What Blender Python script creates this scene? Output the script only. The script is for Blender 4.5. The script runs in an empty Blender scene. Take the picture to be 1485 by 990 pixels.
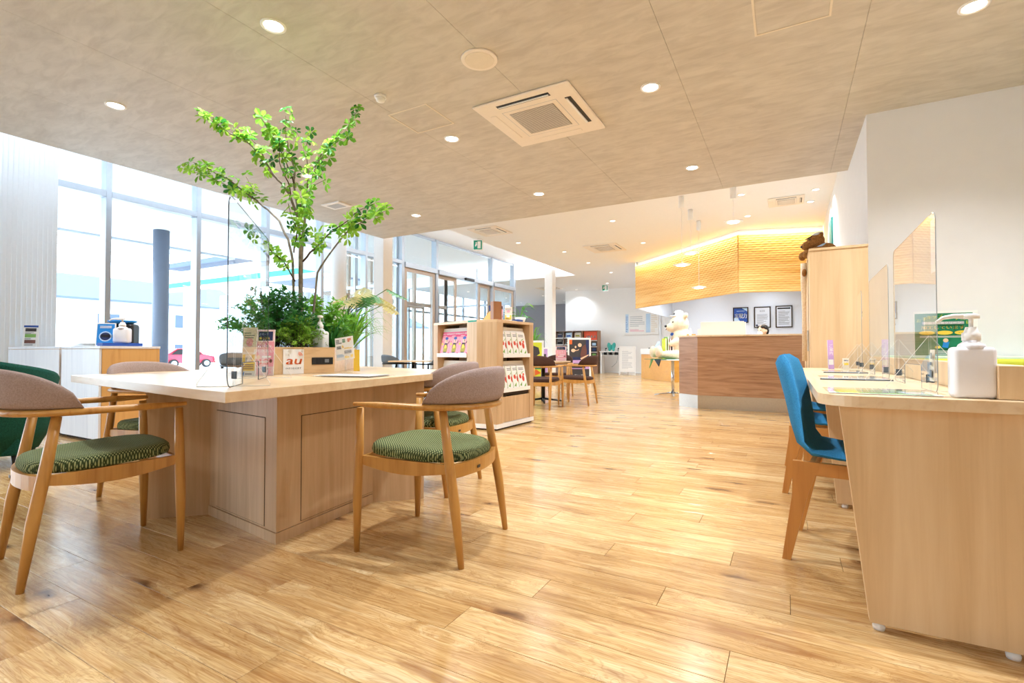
import bpy, bmesh, math, random
from mathutils import Vector, Matrix
random.seed(7)
SC = bpy.context.scene
COL = SC.collection
# ------------------------------------------------------------------ camera
PITCH, YAW, CAMH, FPX = math.atan(14/719), math.radians(29.07), 0.90, 719.0
cd = bpy.data.cameras.new('camera'); cam = bpy.data.objects.new('camera', cd); COL.objects.link(cam)
cd.sensor_width = 36; cd.lens = 36*FPX/1485; cd.clip_start = .05; cd.clip_end = 300
cF = Vector((-math.sin(YAW)*math.cos(PITCH), math.cos(YAW)*math.cos(PITCH), math.sin(PITCH)))
cR = Vector((math.cos(YAW), math.sin(YAW), 0)); cU = cR.cross(cF)
cam.matrix_world = Matrix(((cR.x, cU.x, -cF.x, 0), (cR.y, cU.y, -cF.y, 0), (cR.z, cU.z, -cF.z, CAMH), (0, 0, 0, 1)))
SC.camera = cam
# ------------------------------------------------------------------ exposure, sky, sun-less overcast daylight
SC.view_settings.view_transform = 'Standard'; SC.view_settings.look = 'None'
SC.view_settings.gamma = 1; SC.view_settings.use_curve_mapping = False
SC.view_settings.exposure = 0.2
W = bpy.data.worlds.new('sky'); SC.world = W; W.use_nodes = True
bg = W.node_tree.nodes['Background']; bg.inputs[0].default_value = (.74, .87, 1, 1); bg.inputs[1].default_value = 7.5
SC.cycles.transparent_max_bounces = 24
SC.cycles.max_bounces = 8; SC.cycles.diffuse_bounces = 5; SC.cycles.glossy_bounces = 4
SC.cycles.sample_clamp_indirect = 6
LOWZ, HIZ, SLOTZ = 3.10, 3.50, 3.98
WX = -8.5                                   # window wall
DOWN_LOW, DOWN_HI = 165, 150                  # watts of the downlights
def spot(name, loc, power, color=(.93, .965, 1), angle=130, blend=.8, radius=.05, parent=None, aim=(0, 0, -1)):
    l = bpy.data.lights.new(name, 'SPOT'); l.energy = power; l.color = color
    l.spot_size = math.radians(angle); l.spot_blend = blend; l.shadow_soft_size = radius
    o = bpy.data.objects.new(name, l); COL.objects.link(o); o.location = loc
    o.rotation_euler = Vector(aim).to_track_quat('-Z', 'Y').to_euler()
    if parent: o.parent = parent; o.location = Vector(loc)-parent.location
    return o
def strip_light(name, a, b, width, power, color, aim):
    a, b = Vector(a), Vector(b); l = bpy.data.lights.new(name, 'AREA'); l.shape = 'RECTANGLE'
    l.size = (b-a).length; l.size_y = width; l.energy = power; l.color = color
    o = bpy.data.objects.new(name, l); COL.objects.link(o)
    x = (b-a).normalized(); z = -Vector(aim).normalized(); y = z.cross(x).normalized(); z = x.cross(y)
    m = Matrix((x, y, z)).transposed().to_4x4(); m.translation = (a+b)/2; o.matrix_world = m
    return o
# cove lighting that the place has: warm strip above the reception canopy, white strip in the window slot
CAN = [(-3.86, 14.42), (-.90, 11.57), (.655, 12.02)]
def off(p, q, d):
    v = Vector((q[0]-p[0], q[1]-p[1])).normalized(); n = Vector((v.y, -v.x)); return n*d
for p, q, pw in ((CAN[0], CAN[1], 26), (CAN[1], CAN[2], 12)):
    n = off(p, q, .12)
    strip_light('canopy_cove_light', (p[0]+n.x, p[1]+n.y, 3.44), (q[0]+n.x, q[1]+n.y, 3.44), .05, pw, (1, .80, .42), (-n.x*2.5, -n.y*2.5, -1))
strip_light('slot_cove_light', (-6.42, 7.4, 3.56), (-6.42, 15.8, 3.56), .08, 55, (.95, .97, 1), (-1, 0, 1.2))
strip_light('slot_cove_light', (-12, 15.75, 3.56), (-6.6, 15.75, 3.56), .08, 60, (.97, .98, 1), (0, -.5, 1.2))

# ------------------------------------------------------------------ materials
def lin(h):
    h = h.lstrip('#'); c = [int(h[i:i+2], 16)/255 for i in (0, 2, 4)]
    return tuple((x/12.92 if x <= .04045 else ((x+.055)/1.055)**2.4) for x in c)+(1,)
class NT:
    def __init__(s, name):
        s.m = bpy.data.materials.new(name); s.m.use_nodes = True; s.t = s.m.node_tree; s.b = s.t.nodes['Principled BSDF']
    def n(s, typ, **k):
        o = s.t.nodes.new(typ)
        for a, v in k.items(): setattr(o, a, v)
        return o
    def l(s, a, b): s.t.links.new(a, b)
    def coords(s, scale=(1, 1, 1), kind='Object', rot=(0, 0, 0)):
        c = s.n('ShaderNodeTexCoord'); mp = s.n('ShaderNodeMapping'); mp.inputs['Scale'].default_value = scale; mp.inputs['Rotation'].default_value = rot
        s.l(c.outputs[kind], mp.inputs[0]); return mp.outputs[0]
    def noise(s, vec, scale, detail=4, dist=0, rough=.5):
        o = s.n('ShaderNodeTexNoise'); o.inputs['Scale'].default_value = scale; o.inputs['Detail'].default_value = detail
        o.inputs['Distortion'].default_value = dist; o.inputs['Roughness'].default_value = rough; s.l(vec, o.inputs['Vector']); return o.outputs[0]
    def ramp(s, fac, stops):
        o = s.n('ShaderNodeValToRGB'); e = o.color_ramp.elements
        e[0].position, e[0].color = stops[0][0], stops[0][1]; e[1].position, e[1].color = stops[-1][0], stops[-1][1]
        for p, c in stops[1:-1]: x = e.new(p); x.color = c
        s.l(fac, o.inputs[0]); return o.outputs[0]
    def mix(s, fac, a, b, blend='MIX'):
        o = s.n('ShaderNodeMix', data_type='RGBA', blend_type=blend)
        for i, v in ((0, fac), (6, a), (7, b)):
            if isinstance(v, (int, float, tuple)): o.inputs[i].default_value = v
            else: s.l(v, o.inputs[i])
        return o.outputs[2]
    def bump(s, h, strength, dist=.01):
        o = s.n('ShaderNodeBump'); o.inputs['Strength'].default_value = strength; o.inputs['Distance'].default_value = dist
        s.l(h, o.inputs['Height']); s.l(o.outputs[0], s.b.inputs['Normal'])
def sh(c, k): return tuple(min(1, x*k) for x in c[:3])+(1,)
def plain(name, hexc, rough=.5, metal=0, var=.06, scale=25, emit=0, bump=0, spec=.5, emitcol=None):
    k = NT(name); c = lin(hexc); v = k.coords()
    n = k.noise(v, scale, 3); k.l(k.ramp(n, [(.3, sh(c, 1-var)), (.7, sh(c, 1+var))]), k.b.inputs['Base Color'])
    k.b.inputs['Roughness'].default_value = rough; k.b.inputs['Metallic'].default_value = metal; k.b.inputs['Specular IOR Level'].default_value = spec
    if bump: k.bump(n, bump, .004)
    if emit:
        k.b.inputs['Emission Color'].default_value = emitcol or c; k.b.inputs['Emission Strength'].default_value = emit
    return k.m
def wood(name, c1, c2, axis='z', rough=.42, freq=26, stretch=.05, bump=.05, contrast=.0, c3=None):
    k = NT(name); s = {'x': (stretch, 1, 1), 'y': (1, stretch, 1), 'z': (1, 1, stretch)}[axis]
    v = k.coords(s); a = k.noise(v, freq, 5, .5, .6); b = k.noise(v, freq*.22, 2, .8)
    stops = [(.32, lin(c2)), (.5, lin(c3 or c1)), (.66, lin(c1))]
    col = k.mix(.45, k.ramp(a, stops), k.ramp(b, stops))
    k.l(col, k.b.inputs['Base Color']); k.b.inputs['Roughness'].default_value = rough; k.bump(a, bump, .002)
    return k.m
def fabric(name, c1, c2, scale=260, rough=.95, bump=.5, checks=False):
    k = NT(name); v = k.coords()
    if checks:
        w1 = k.n('ShaderNodeTexWave', bands_direction='X'); w1.inputs['Scale'].default_value = scale; w1.inputs['Distortion'].default_value = .3; k.l(k.coords((1, 1, 1), rot=(0, 0, .8)), w1.inputs[0])
        w2 = k.n('ShaderNodeTexWave', bands_direction='X'); w2.inputs['Scale'].default_value = scale*.8; w2.inputs['Distortion'].default_value = .3; k.l(k.coords((1, 1, 1), rot=(0, 0, -.7)), w2.inputs[0])
        n = k.noise(v, 60, 2); f = k.n('ShaderNodeMath', operation='MULTIPLY'); k.l(w1.outputs['Fac'], f.inputs[0]); k.l(w2.outputs['Fac'], f.inputs[1]); h = f.outputs[0]
    else:
        h = k.noise(v, scale, 3, 0, .7)
    k.l(k.ramp(h, [(.12 if checks else .3, lin(c2)), (.5 if checks else .7, lin(c1))]), k.b.inputs['Base Color']); k.b.inputs['Roughness'].default_value = rough
    k.b.inputs['Specular IOR Level'].default_value = .2; k.bump(h, bump, .002); return k.m
def clear(name, tint=(.97, .99, 1), ior=1.45, rough=0.0, edge=None):
    k = NT(name); k.t.nodes.remove(k.b); out = k.t.nodes['Material Output']
    tr = k.n('ShaderNodeBsdfTransparent'); tr.inputs[0].default_value = tint+(1,)
    gl = k.n('ShaderNodeBsdfGlossy'); gl.inputs['Roughness'].default_value = rough; gl.inputs[0].default_value = (1, 1, 1, 1)
    fr = k.n('ShaderNodeFresnel'); fr.inputs[0].default_value = ior
    n = k.noise(k.coords(), 1.5, 1); bp = k.n('ShaderNodeBump'); bp.inputs['Strength'].default_value = .004; k.l(n, bp.inputs['Height']); k.l(bp.outputs[0], gl.inputs['Normal'])
    g = k.n('ShaderNodeNewGeometry'); iv = k.n('ShaderNodeMath', operation='SUBTRACT'); iv.inputs[0].default_value = 1; k.l(g.outputs['Backfacing'], iv.inputs[1])
    mu = k.n('ShaderNodeMath', operation='MULTIPLY'); k.l(fr.outputs[0], mu.inputs[0]); k.l(iv.outputs[0], mu.inputs[1])
    ms = k.n('ShaderNodeMixShader'); k.l(mu.outputs[0], ms.inputs[0]); k.l(tr.outputs[0], ms.inputs[1]); k.l(gl.outputs[0], ms.inputs[2]); k.l(ms.outputs[0], out.inputs[0])
    return k.m
def floor_mat():
    k = NT('oak_floor_boards'); g = k.n('ShaderNodeNewGeometry'); at = k.n('ShaderNodeAttribute', attribute_name='rnd')
    cx = k.n('ShaderNodeCombineXYZ'); mu = k.n('ShaderNodeMath', operation='MULTIPLY'); mu.inputs[1].default_value = 37.0; k.l(at.outputs['Fac'], mu.inputs[0])
    k.l(mu.outputs[0], cx.inputs[0]); k.l(mu.outputs[0], cx.inputs[2])
    ad = k.n('ShaderNodeVectorMath', operation='ADD'); k.l(g.outputs['Position'], ad.inputs[0]); k.l(cx.outputs[0], ad.inputs[1]); P = ad.outputs[0]
    def mp(s):
        m = k.n('ShaderNodeMapping'); m.inputs['Scale'].default_value = s; k.l(P, m.inputs[0]); return m.outputs[0]
    # knots pull the grain around them
    vo = k.n('ShaderNodeTexVoronoi', voronoi_dimensions='2D'); vo.inputs['Scale'].default_value = 1.0; wn_ = k.n('ShaderNodeTexNoise'); wn_.inputs['Scale'].default_value = 9; wn_.inputs['Detail'].default_value = 3; k.l(P, wn_.inputs['Vector']); wv = k.n('ShaderNodeVectorMath', operation='MULTIPLY_ADD'); wv.inputs[1].default_value = (.35, .35, 0); k.l(wn_.outputs['Color'], wv.inputs[0]); k.l(mp((1.6, 5.0, 1)), wv.inputs[2]); k.l(wv.outputs[0], vo.inputs['Vector'])
    kd = k.ramp(vo.outputs['Distance'], [(0, (1, 1, 1, 1)), (.14, (.45, .45, .45, 1)), (.38, (0, 0, 0, 1))])
    base = mp((.75, 6.5, 1)); sc = k.n('ShaderNodeVectorMath', operation='SCALE'); sc.inputs['Scale'].default_value = .55; k.l(kd, sc.inputs[0])
    ad2 = k.n('ShaderNodeVectorMath', operation='ADD'); k.l(base, ad2.inputs[0]); k.l(sc.outputs[0], ad2.inputs[1])
    big = k.noise(ad2.outputs[0], 2.0, 3, 1.2, .55); 
    rings = k.n('ShaderNodeTexWave', bands_direction='Y'); rings.inputs['Scale'].default_value = 1.6; rings.inputs['Distortion'].default_value = 7; rings.inputs['Detail'].default_value = 3; rings.inputs['Detail Scale'].default_value = .9; k.l(ad2.outputs[0], rings.inputs[0])
    fine = k.noise(mp((2.2, 75, 1)), 2.4, 5, .2, .65)
    col = k.ramp(big, [(.28, lin('#9c6f3c')), (.42, lin('#c29a5e')), (.54, lin('#dcb97f')), (.70, lin('#f0dcb2'))])
    col = k.mix(.25, col, k.ramp(rings.outputs['Fac'], [(.2, lin('#c09258')), (.8, lin('#e4c38c'))]))
    col = k.mix(.40, col, k.ramp(fine, [(.32, lin('#9c703f')), (.62, lin('#ecd6ac'))]))
    ms_ = k.n('ShaderNodeMath', operation='MULTIPLY'); ms_.inputs[1].default_value = 95; k.l(big, ms_.inputs[0]); sn = k.n('ShaderNodeMath', operation='SINE'); k.l(ms_.outputs[0], sn.inputs[0])
    col = k.mix(k.ramp(sn.outputs[0], [(.35, (0, 0, 0, 1)), (.95, (.3, .3, .3, 1))]), col, lin('#9a6c38'))
    tone = k.ramp(at.outputs['Fac'], [(0, lin('#e0d2bd')), (.5, lin('#f2e9db')), (1, (1, 1, .98, 1))])
    col = k.mix(.85, col, tone, 'MULTIPLY')
    # dark streak clouds around knots, only on some boards
    st = k.noise(mp((1.3, 9, 1)), 1.3, 4, 1.5, .6)
    col = k.mix(k.ramp(st, [(.54, (0, 0, 0, 1)), (.72, (.75, .75, .75, 1))]), col, lin('#93643a'))
    kn = k.ramp(vo.outputs['Distance'], [(0, (1, 1, 1, 1)), (.035, (.8, .8, .8, 1)), (.15, (0, 0, 0, 1))])
    msk = k.n('ShaderNodeSeparateColor'); k.l(vo.outputs['Color'], msk.inputs[0]); gt = k.n('ShaderNodeMath', operation='GREATER_THAN'); gt.inputs[1].default_value = .74; k.l(msk.outputs[0], gt.inputs[0])
    mm = k.n('ShaderNodeMath', operation='MULTIPLY'); k.l(kn, mm.inputs[0]); k.l(gt.outputs[0], mm.inputs[1])
    halo = k.ramp(vo.outputs['Distance'], [(0, (.75, .75, .75, 1)), (.12, (.55, .55, .55, 1)), (.42, (0, 0, 0, 1))]); m2 = k.n('ShaderNodeMath', operation='MULTIPLY'); k.l(halo, m2.inputs[0]); k.l(gt.outputs[0], m2.inputs[1])
    nz = k.n('ShaderNodeMath', operation='MULTIPLY'); k.l(m2.outputs[0], nz.inputs[0]); k.l(k.ramp(st, [(.35, (.3, .3, .3, 1)), (.6, (1, 1, 1, 1))]), nz.inputs[1])
    col = k.mix(nz.outputs[0], col, lin('#9a6a3c'))
    col = k.mix(mm.outputs[0], col, lin('#5a3c28'))
    k.l(col, k.b.inputs['Base Color']); k.b.inputs['Roughness'].default_value = .24
    k.l(k.ramp(fine, [(.2, (.27, .27, .27, 1)), (.8, (.13, .13, .13, 1))]), k.b.inputs['Roughness'])
    k.bump(fine, .12, .0012); return k.m
def ceil_mat():
    k = NT('mottled_ceiling_paper'); g = k.n('ShaderNodeNewGeometry'); m = k.n('ShaderNodeMapping'); m.inputs['Scale'].default_value = (1.6, 5, 1); m.inputs['Rotation'].default_value = (0, 0, .35); k.l(g.outputs['Position'], m.inputs[0])
    a = k.noise(m.outputs[0], 2.4, 6, .7, .62); b = k.noise(g.outputs['Position'], 2.2, 3, .3)
    c = k.mix(.3, k.ramp(a, [(.34, lin('#bdb6ac')), (.62, lin('#d4cec4'))]), k.ramp(b, [(.35, lin('#bfb9af')), (.65, lin('#d1ccc2'))]))
    k.l(c, k.b.inputs['Base Color']); k.b.inputs['Roughness'].default_value = .55; k.bump(a, .12, .004); return k.m
def walnut():
    k = NT('walnut_laminate'); v = k.coords((.35, 1, 1)); vz = k.coords((.45, .45, 6.5))
    a = k.noise(vz, 2.6, 5, 1.1, .6); b = k.noise(k.coords((1.2, 1.2, 60)), 2, 3)
    c = k.mix(.25, k.ramp(a, [(.3, lin('#7d563c')), (.45, lin('#a57a58')), (.6, lin('#bb9270')), (.75, lin('#94694a'))]), k.ramp(b, [(.3, lin('#8a6146')), (.7, lin('#c09a78'))]))
    k.l(c, k.b.inputs['Base Color']); k.b.inputs['Roughness'].default_value = .35; return k.m
def canopy_mat():
    k = NT('carved_honey_wood'); v = k.coords((.5, .5, 9)); a = k.noise(v, 2.2, 4, .5)
    k.l(k.ramp(a, [(.35, lin('#e0a856')), (.65, lin('#f2c67c'))]), k.b.inputs['Base Color']); k.b.inputs['Roughness'].default_value = .45; return k.m
M = {}
M['floor'] = floor_mat(); M['ceil'] = ceil_mat(); M['walnut'] = walnut(); M['canopy'] = canopy_mat()
M['white'] = plain('white_paint', '#f2f1ef', .6, var=.01); M['wall'] = plain('wall_paint', '#e9ebed', .7, var=.012, scale=6, bump=.03)
M['whiteceil'] = plain('white_ceiling_paint', '#f0f1f3', .7, var=.01); M['coolwall'] = plain('cool_wall_paint', '#e2e8f2', .7, var=.01)
M['graywall'] = plain('gray_wall_paint', '#8f8a8c', .8, var=.03); M['gapdark'] = plain('shadow_gap', '#3a2d22', .9)
M['frame'] = plain('aluminium_frame', '#aeb6c0', .35, .3, var=.02); M['framew'] = plain('white_frame', '#eef1f4', .4, var=.01)
M['framebeige'] = plain('beige_door_frame', '#b9a797', .45, var=.03)
M['oak'] = wood('pale_oak_laminate', '#d9bb94', '#b8946c', 'z', c3='#c9a880'); M['oakh'] = wood('pale_oak_top', '#e3c8a2', '#d0ae84', 'x', .3, c3='#dabd95')
M['oakhy'] = wood('pale_oak_edge', '#dcb98b', '#c39a6c', 'y', .35)
M['desk'] = wood('light_elm_laminate', '#ead0a8', '#d2b083', 'z', .4, freq=20, c3='#e1c297'); M['desktop'] = wood('light_elm_top', '#ead2ae', '#dab88c', 'y', .3)
M['chairwood'] = wood('honey_beech', '#c9954c', '#a8702e', 'z', .35, freq=40); M['chairwoodx'] = wood('honey_beech_arm', '#cc9a52', '#ab7432', 'x', .35, freq=40)
M['bluewood'] = wood('cherry_wood_leg', '#d6974f', '#bd7e3c', 'z', .4); M['orangewood'] = wood('orange_oak_side', '#d9a765', '#c18a49', 'z', .4)
M['whiteglare'] = wood('white_top_glare_door', '#e6e6ea', '#d4d4dc', 'z', .35)
M['greenfab'] = fabric('green_woven_seat', '#a3ab78', '#38472c', 42, checks=True); M['mauve'] = fabric('mauve_felt', '#b3a09a', '#95827c', 180)
M['brownfab'] = fabric('brown_fabric', '#5b4238', '#3c2a24', 180); M['grayfab'] = fabric('gray_fabric', '#7c858c', '#5f676e', 180)
M['bluefab'] = fabric('blue_woven_fabric', '#3f95c6', '#23699a', 300, bump=.6); M['tealfab'] = fabric('dark_green_velvet', '#1f5a4c', '#123d33', 120)
M['dark'] = plain('black_plastic', '#17181a', .4); M['black'] = plain('black_metal', '#1c1c1e', .35, .5); M['chrome'] = plain('chrome_metal', '#c9ccd0', .15, 1, var=.02)
M['steel'] = plain('brushed_steel', '#c4c0b8', .28, .9, var=.04, scale=60)
M['glass'] = clear('window_glass', (.96, .985, .99)); M['acrylic'] = clear('clear_acrylic', (.965, .975, .98), 1.49)
M['edge'] = plain('acrylic_edge', '#4d5862', .2, var=.05); M['edgesoft'] = plain('acrylic_soft_edge', '#94989a', .2, var=.05); M['edgelight'] = plain('acrylic_seam', '#f3f3f1', .2, var=.02)
M['bottle'] = plain('milky_plastic', '#f1f1f7', .35, var=.01); M['lamp'] = plain('lamp_lens', '#ffffff', .4, emit=14, emitcol=(1, .93, .84, 1), var=0)
M['lamps'] = plain('small_lamp_lens', '#ffffff', .4, emit=5, emitcol=(1, .96, .9, 1), var=0)
M['grille'] = plain('gray_grille', '#8f867d', .7, var=.12, scale=300); M['acwhite'] = plain('warm_white_plastic', '#efe6da', .45, var=.01)
M['paper'] = plain('white_paper', '#f6f6f4', .7, var=.01); M['ink'] = plain('gray_ink', '#7b8087', .8); M['inkblack'] = plain('black_ink', '#222326', .8)
def flat(n, h, r=.6): M[n] = plain(n, h, r, var=.02)
for n, h in dict(print_orange='#e2682a', print_pink='#e0407c', print_rose='#eb9fb0', print_palepink='#f3d9dc', print_yellow='#f6d24a', print_green='#12835c', print_lime='#d6de3a', print_blue='#1d86d6', print_navy='#23305e', print_deepblue='#2450a4', print_sky='#bcd6ee', print_lilac='#c9a2d8', print_redorange='#e25a38', print_skin='#f0c8a4', print_brown='#6d4238', print_umber='#3e3a3c', print_olive='#a39a2c', print_tomato='#d6402c', print_leaf='#7fae58', print_beige='#e6dccb', print_gray='#b9bdc2', teal='#0f9a80', cushion='#c9d23a', palegreen='#d3e6cf', bearcream='#f0dcc0', bearbrown='#9a6a3a').items(): flat(n, h)
M['bearfur'] = fabric('cream_plush', '#f6e6cf', '#e2c9a6', 70, bump=.6); M['bearfurb'] = fabric('brown_plush', '#a87845', '#70461f', 90, bump=.6)
M['bark'] = plain('gray_brown_bark', '#8f877a', .9, var=.3, scale=30, bump=.4); M['twig'] = plain('dark_twig', '#5c4a40', .9, var=.2)
def leafm(n, a, b, tr=.35):
    k = NT(n); v = k.coords(); k.l(k.ramp(k.noise(v, 9, 2), [(.3, lin(a)), (.7, lin(b))]), k.b.inputs['Base Color']); k.b.inputs['Roughness'].default_value = .5
    k.b.inputs['Transmission Weight'].default_value = 0; k.b.inputs['Subsurface Weight'].default_value = 0
    out = k.t.nodes['Material Output']; td = k.n('ShaderNodeBsdfTranslucent'); td.inputs[0].default_value = lin(b); ms = k.n('ShaderNodeMixShader'); ms.inputs[0].default_value = tr
    k.l(k.b.outputs[0], ms.inputs[1]); k.l(td.outputs[0], ms.inputs[2]); k.l(ms.outputs[0], out.inputs[0]); M[n] = k.m
leafm('leaf_bright', '#7fb339', '#a8d44e', .4); leafm('leaf_mid', '#559c36', '#84bf42', .38); leafm('leaf_dark', '#24652c', '#3f8a3c'); leafm('fern_green', '#5c9a30', '#9cc84c'); leafm('fern_dark', '#2a6e34', '#4f9a4c'); leafm('leaf_pale', '#8f9a7c', '#d3c88a', .5)  # pale split leaves: backlight put into their colour

# ------------------------------------------------------------------ mesh helpers
def rootmat(o):
    m = Matrix.Identity(4)
    while o is not None: m = o.matrix_basis @ m; o = o.parent
    return m
class MB:
    def __init__(s): s.bm = bmesh.new(); s.mi = 0
    def _new(s, verts, faces):
        vs = [s.bm.verts.new(v) for v in verts]; fs = []
        for f in faces:
            try: q = s.bm.faces.new([vs[i] for i in f]); q.material_index = s.mi; fs.append(q)
            except ValueError: pass
        return vs, fs
    def box(s, x0, x1, y0, y1, z0, z1, bev=0, seg=2, mat=None):
        v = [(x, y, z) for z in (z0, z1) for y in (y0, y1) for x in (x0, x1)]
        vs, fs = s._new(v, [(0, 2, 3, 1), (4, 5, 7, 6), (0, 1, 5, 4), (1, 3, 7, 5), (3, 2, 6, 7), (2, 0, 4, 6)])
        if mat is not None: bmesh.ops.transform(s.bm, matrix=mat, verts=vs)
        if bev:
            es = list({e for f in fs for e in f.edges}); r = bmesh.ops.bevel(s.bm, geom=es, offset=bev, segments=seg, profile=.5, affect='EDGES')
            for f in r['faces']: f.material_index = s.mi
        return s
    def obox(s, p, q, w, z0, z1, bev=0, side=0):     # vertical slab along p->q with width w; side shifts it off the line
        p, q = Vector(p[:2]), Vector(q[:2]); d = (q-p); L = d.length; a = math.atan2(d.y, d.x)
        return s.box(0, L, -w/2+side, w/2+side, z0, z1, bev, mat=Matrix.Translation((p.x, p.y, 0)) @ Matrix.Rotation(a, 4, 'Z'))
    def prism(s, pts, z0, z1, bev=0, mat=None):
        n = len(pts); v = [(p[0], p[1], z0) for p in pts]+[(p[0], p[1], z1) for p in pts]
        vs, fs = s._new(v, [tuple(range(n-1, -1, -1)), tuple(range(n, 2*n))]+[(i, (i+1) % n, (i+1) % n+n, i+n) for i in range(n)])
        if mat is not None: bmesh.ops.transform(s.bm, matrix=mat, verts=vs)
        if bev:
            es = list({e for f in fs[:2] for e in f.edges}); bmesh.ops.bevel(s.bm, geom=es, offset=bev, segments=2, profile=.5, affect='EDGES')
        return s
    def tube(s, pts, rad, n=8, flatten=None, cap=True):
        pts = [Vector(p) for p in pts]; rad = rad if isinstance(rad, (list, tuple)) else [rad]*len(pts); rings = []
        up = Vector((0, 0, 1))
        t0 = (pts[1]-pts[0]).normalized()
        if abs(t0.z) > .9: up = Vector((1, 0, 0))
        for i, p in enumerate(pts):
            t = (pts[min(i+1, len(pts)-1)]-pts[max(i-1, 0)]).normalized(); a = t.cross(up)
            if a.length < 1e-4: a = t.orthogonal()
            a.normalize(); b = a.cross(t).normalized()
            fx, fy = flatten or (1, 1)
            rings.append([s.bm.verts.new(p+(a*math.cos(2*math.pi*k/n)*fx+b*math.sin(2*math.pi*k/n)*fy)*rad[i]) for k in range(n)])
        for r0, r1 in zip(rings, rings[1:]):
            for k in range(n):
                f = s.bm.faces.new((r0[k], r0[(k+1) % n], r1[(k+1) % n], r1[k])); f.smooth = True; f.material_index = s.mi
        if cap:
            for r in (rings[0][::-1], rings[-1]): f = s.bm.faces.new(r); f.material_index = s.mi
        return s
    def lathe(s, prof, c=(0, 0), n=24, z=0):
        rings = [[s.bm.verts.new((c[0]+r*math.cos(2*math.pi*k/n), c[1]+r*math.sin(2*math.pi*k/n), z+h)) for k in range(n)] for r, h in prof]
        for r0, r1 in zip(rings, rings[1:]):
            for k in range(n):
                f = s.bm.faces.new((r0[k], r0[(k+1) % n], r1[(k+1) % n], r1[k])); f.smooth = True; f.material_index = s.mi
        for r in (rings[0][::-1], rings[-1]): f = s.bm.faces.new(r); f.material_index = s.mi
        return s
    def grid(s, rows, smooth=True, close=False):
        R = [[s.bm.verts.new(p) for p in r] for r in rows]
        for a, b in zip(R, R[1:]):
            n = len(a)
            for k in range(n if close else n-1):
                f = s.bm.faces.new((a[k], a[(k+1) % n], b[(k+1) % n], b[k])); f.smooth = smooth; f.material_index = s.mi
        return s
    def ball(s, c, r, seg=16, rot=None):
        m = Matrix.Translation(c) @ (rot or Matrix.Identity(4)) @ Matrix.Diagonal((*r, 1)) if isinstance(r, (tuple, list)) else Matrix.Translation(c) @ Matrix.Scale(r, 4)
        res = bmesh.ops.create_uvsphere(s.bm, u_segments=seg, v_segments=max(6, seg*2//3), radius=1, matrix=m)
        for f in {f for v in res['verts'] for f in v.link_faces}: f.smooth = True; f.material_index = s.mi
        return s
    def quad(s, *p): s._new(p, [tuple(range(len(p)))]); return s
def link(o, parent=None):
    COL.objects.link(o)
    if parent: o.parent = parent
    return o
def part(name, mb, mats, parent, w=False, label=None, smooth=False):
    bm = mb.bm
    if w: bmesh.ops.transform(bm, matrix=rootmat(parent).inverted(), verts=bm.verts)
    bmesh.ops.recalc_face_normals(bm, faces=bm.faces)
    me = bpy.data.meshes.new(name); bm.to_mesh(me); bm.free()
    for m in (mats if isinstance(mats, list) else [mats]): me.materials.append(M[m] if isinstance(m, str) else m)
    if smooth:
        for p in me.polygons: p.use_smooth = True
    o = bpy.data.objects.new(name, me); link(o, parent)
    if label: o['label'] = label
    return o
def tag(o, label, cat, group=None, kind=None):
    if label: o['label'] = label
    if cat: o['category'] = cat
    if group: o['group'] = group
    if kind: o['kind'] = kind
    return o
def thing(name, label, cat, loc=(0, 0, 0), rot=0, group=None):
    o = bpy.data.objects.new(name, None); COL.objects.link(o); o.location = loc; o.rotation_euler = (0, 0, rot); o.empty_display_size = .1
    return tag(o, label, cat, group)
def struct(name, mb=None, mats=None):
    if mb is None: o = bpy.data.objects.new(name, None); COL.objects.link(o)
    else: o = part(name, mb, mats, None)
    o['kind'] = 'structure'; return o
def single(name, mb, mats, label, cat, loc=(0, 0, 0), group=None, rot=0):     # a one-mesh thing, mesh given in world coordinates
    m = Matrix.Translation(loc) @ Matrix.Rotation(rot, 4, 'Z'); bmesh.ops.transform(mb.bm, matrix=m.inverted(), verts=mb.bm.verts)
    o = part(name, mb, mats, None); o.location = loc; o.rotation_euler = (0, 0, rot); return tag(o, label, cat, group)
def dup(root, loc, rotz, label, group=None, mats=None):
    def cp(o, p):
        c = o.copy(); COL.objects.link(c); c.parent = p
        for ch in list(o.children): cp(ch, c)
        return c
    r = cp(root, None); r.location = loc; r.rotation_euler = (0, 0, rotz); r['label'] = label
    if group: r['group'] = group
    return r
_txt = {}
def textmesh(s):
    if s not in _txt:
        c = bpy.data.curves.new('t', 'FONT'); c.body = s; c.resolution_u = 2; o = bpy.data.objects.new('t', c); COL.objects.link(o)
        dg = bpy.context.evaluated_depsgraph_get(); me = bpy.data.meshes.new_from_object(o.evaluated_get(dg))
        vs = [v.co.copy() for v in me.vertices]; fs = [tuple(p.vertices) for p in me.polygons]
        x0 = min(v.x for v in vs); x1 = max(v.x for v in vs)
        _txt[s] = (vs, fs, x0, x1); bpy.data.objects.remove(o); bpy.data.curves.remove(c); bpy.data.meshes.remove(me)
    return _txt[s]
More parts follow.
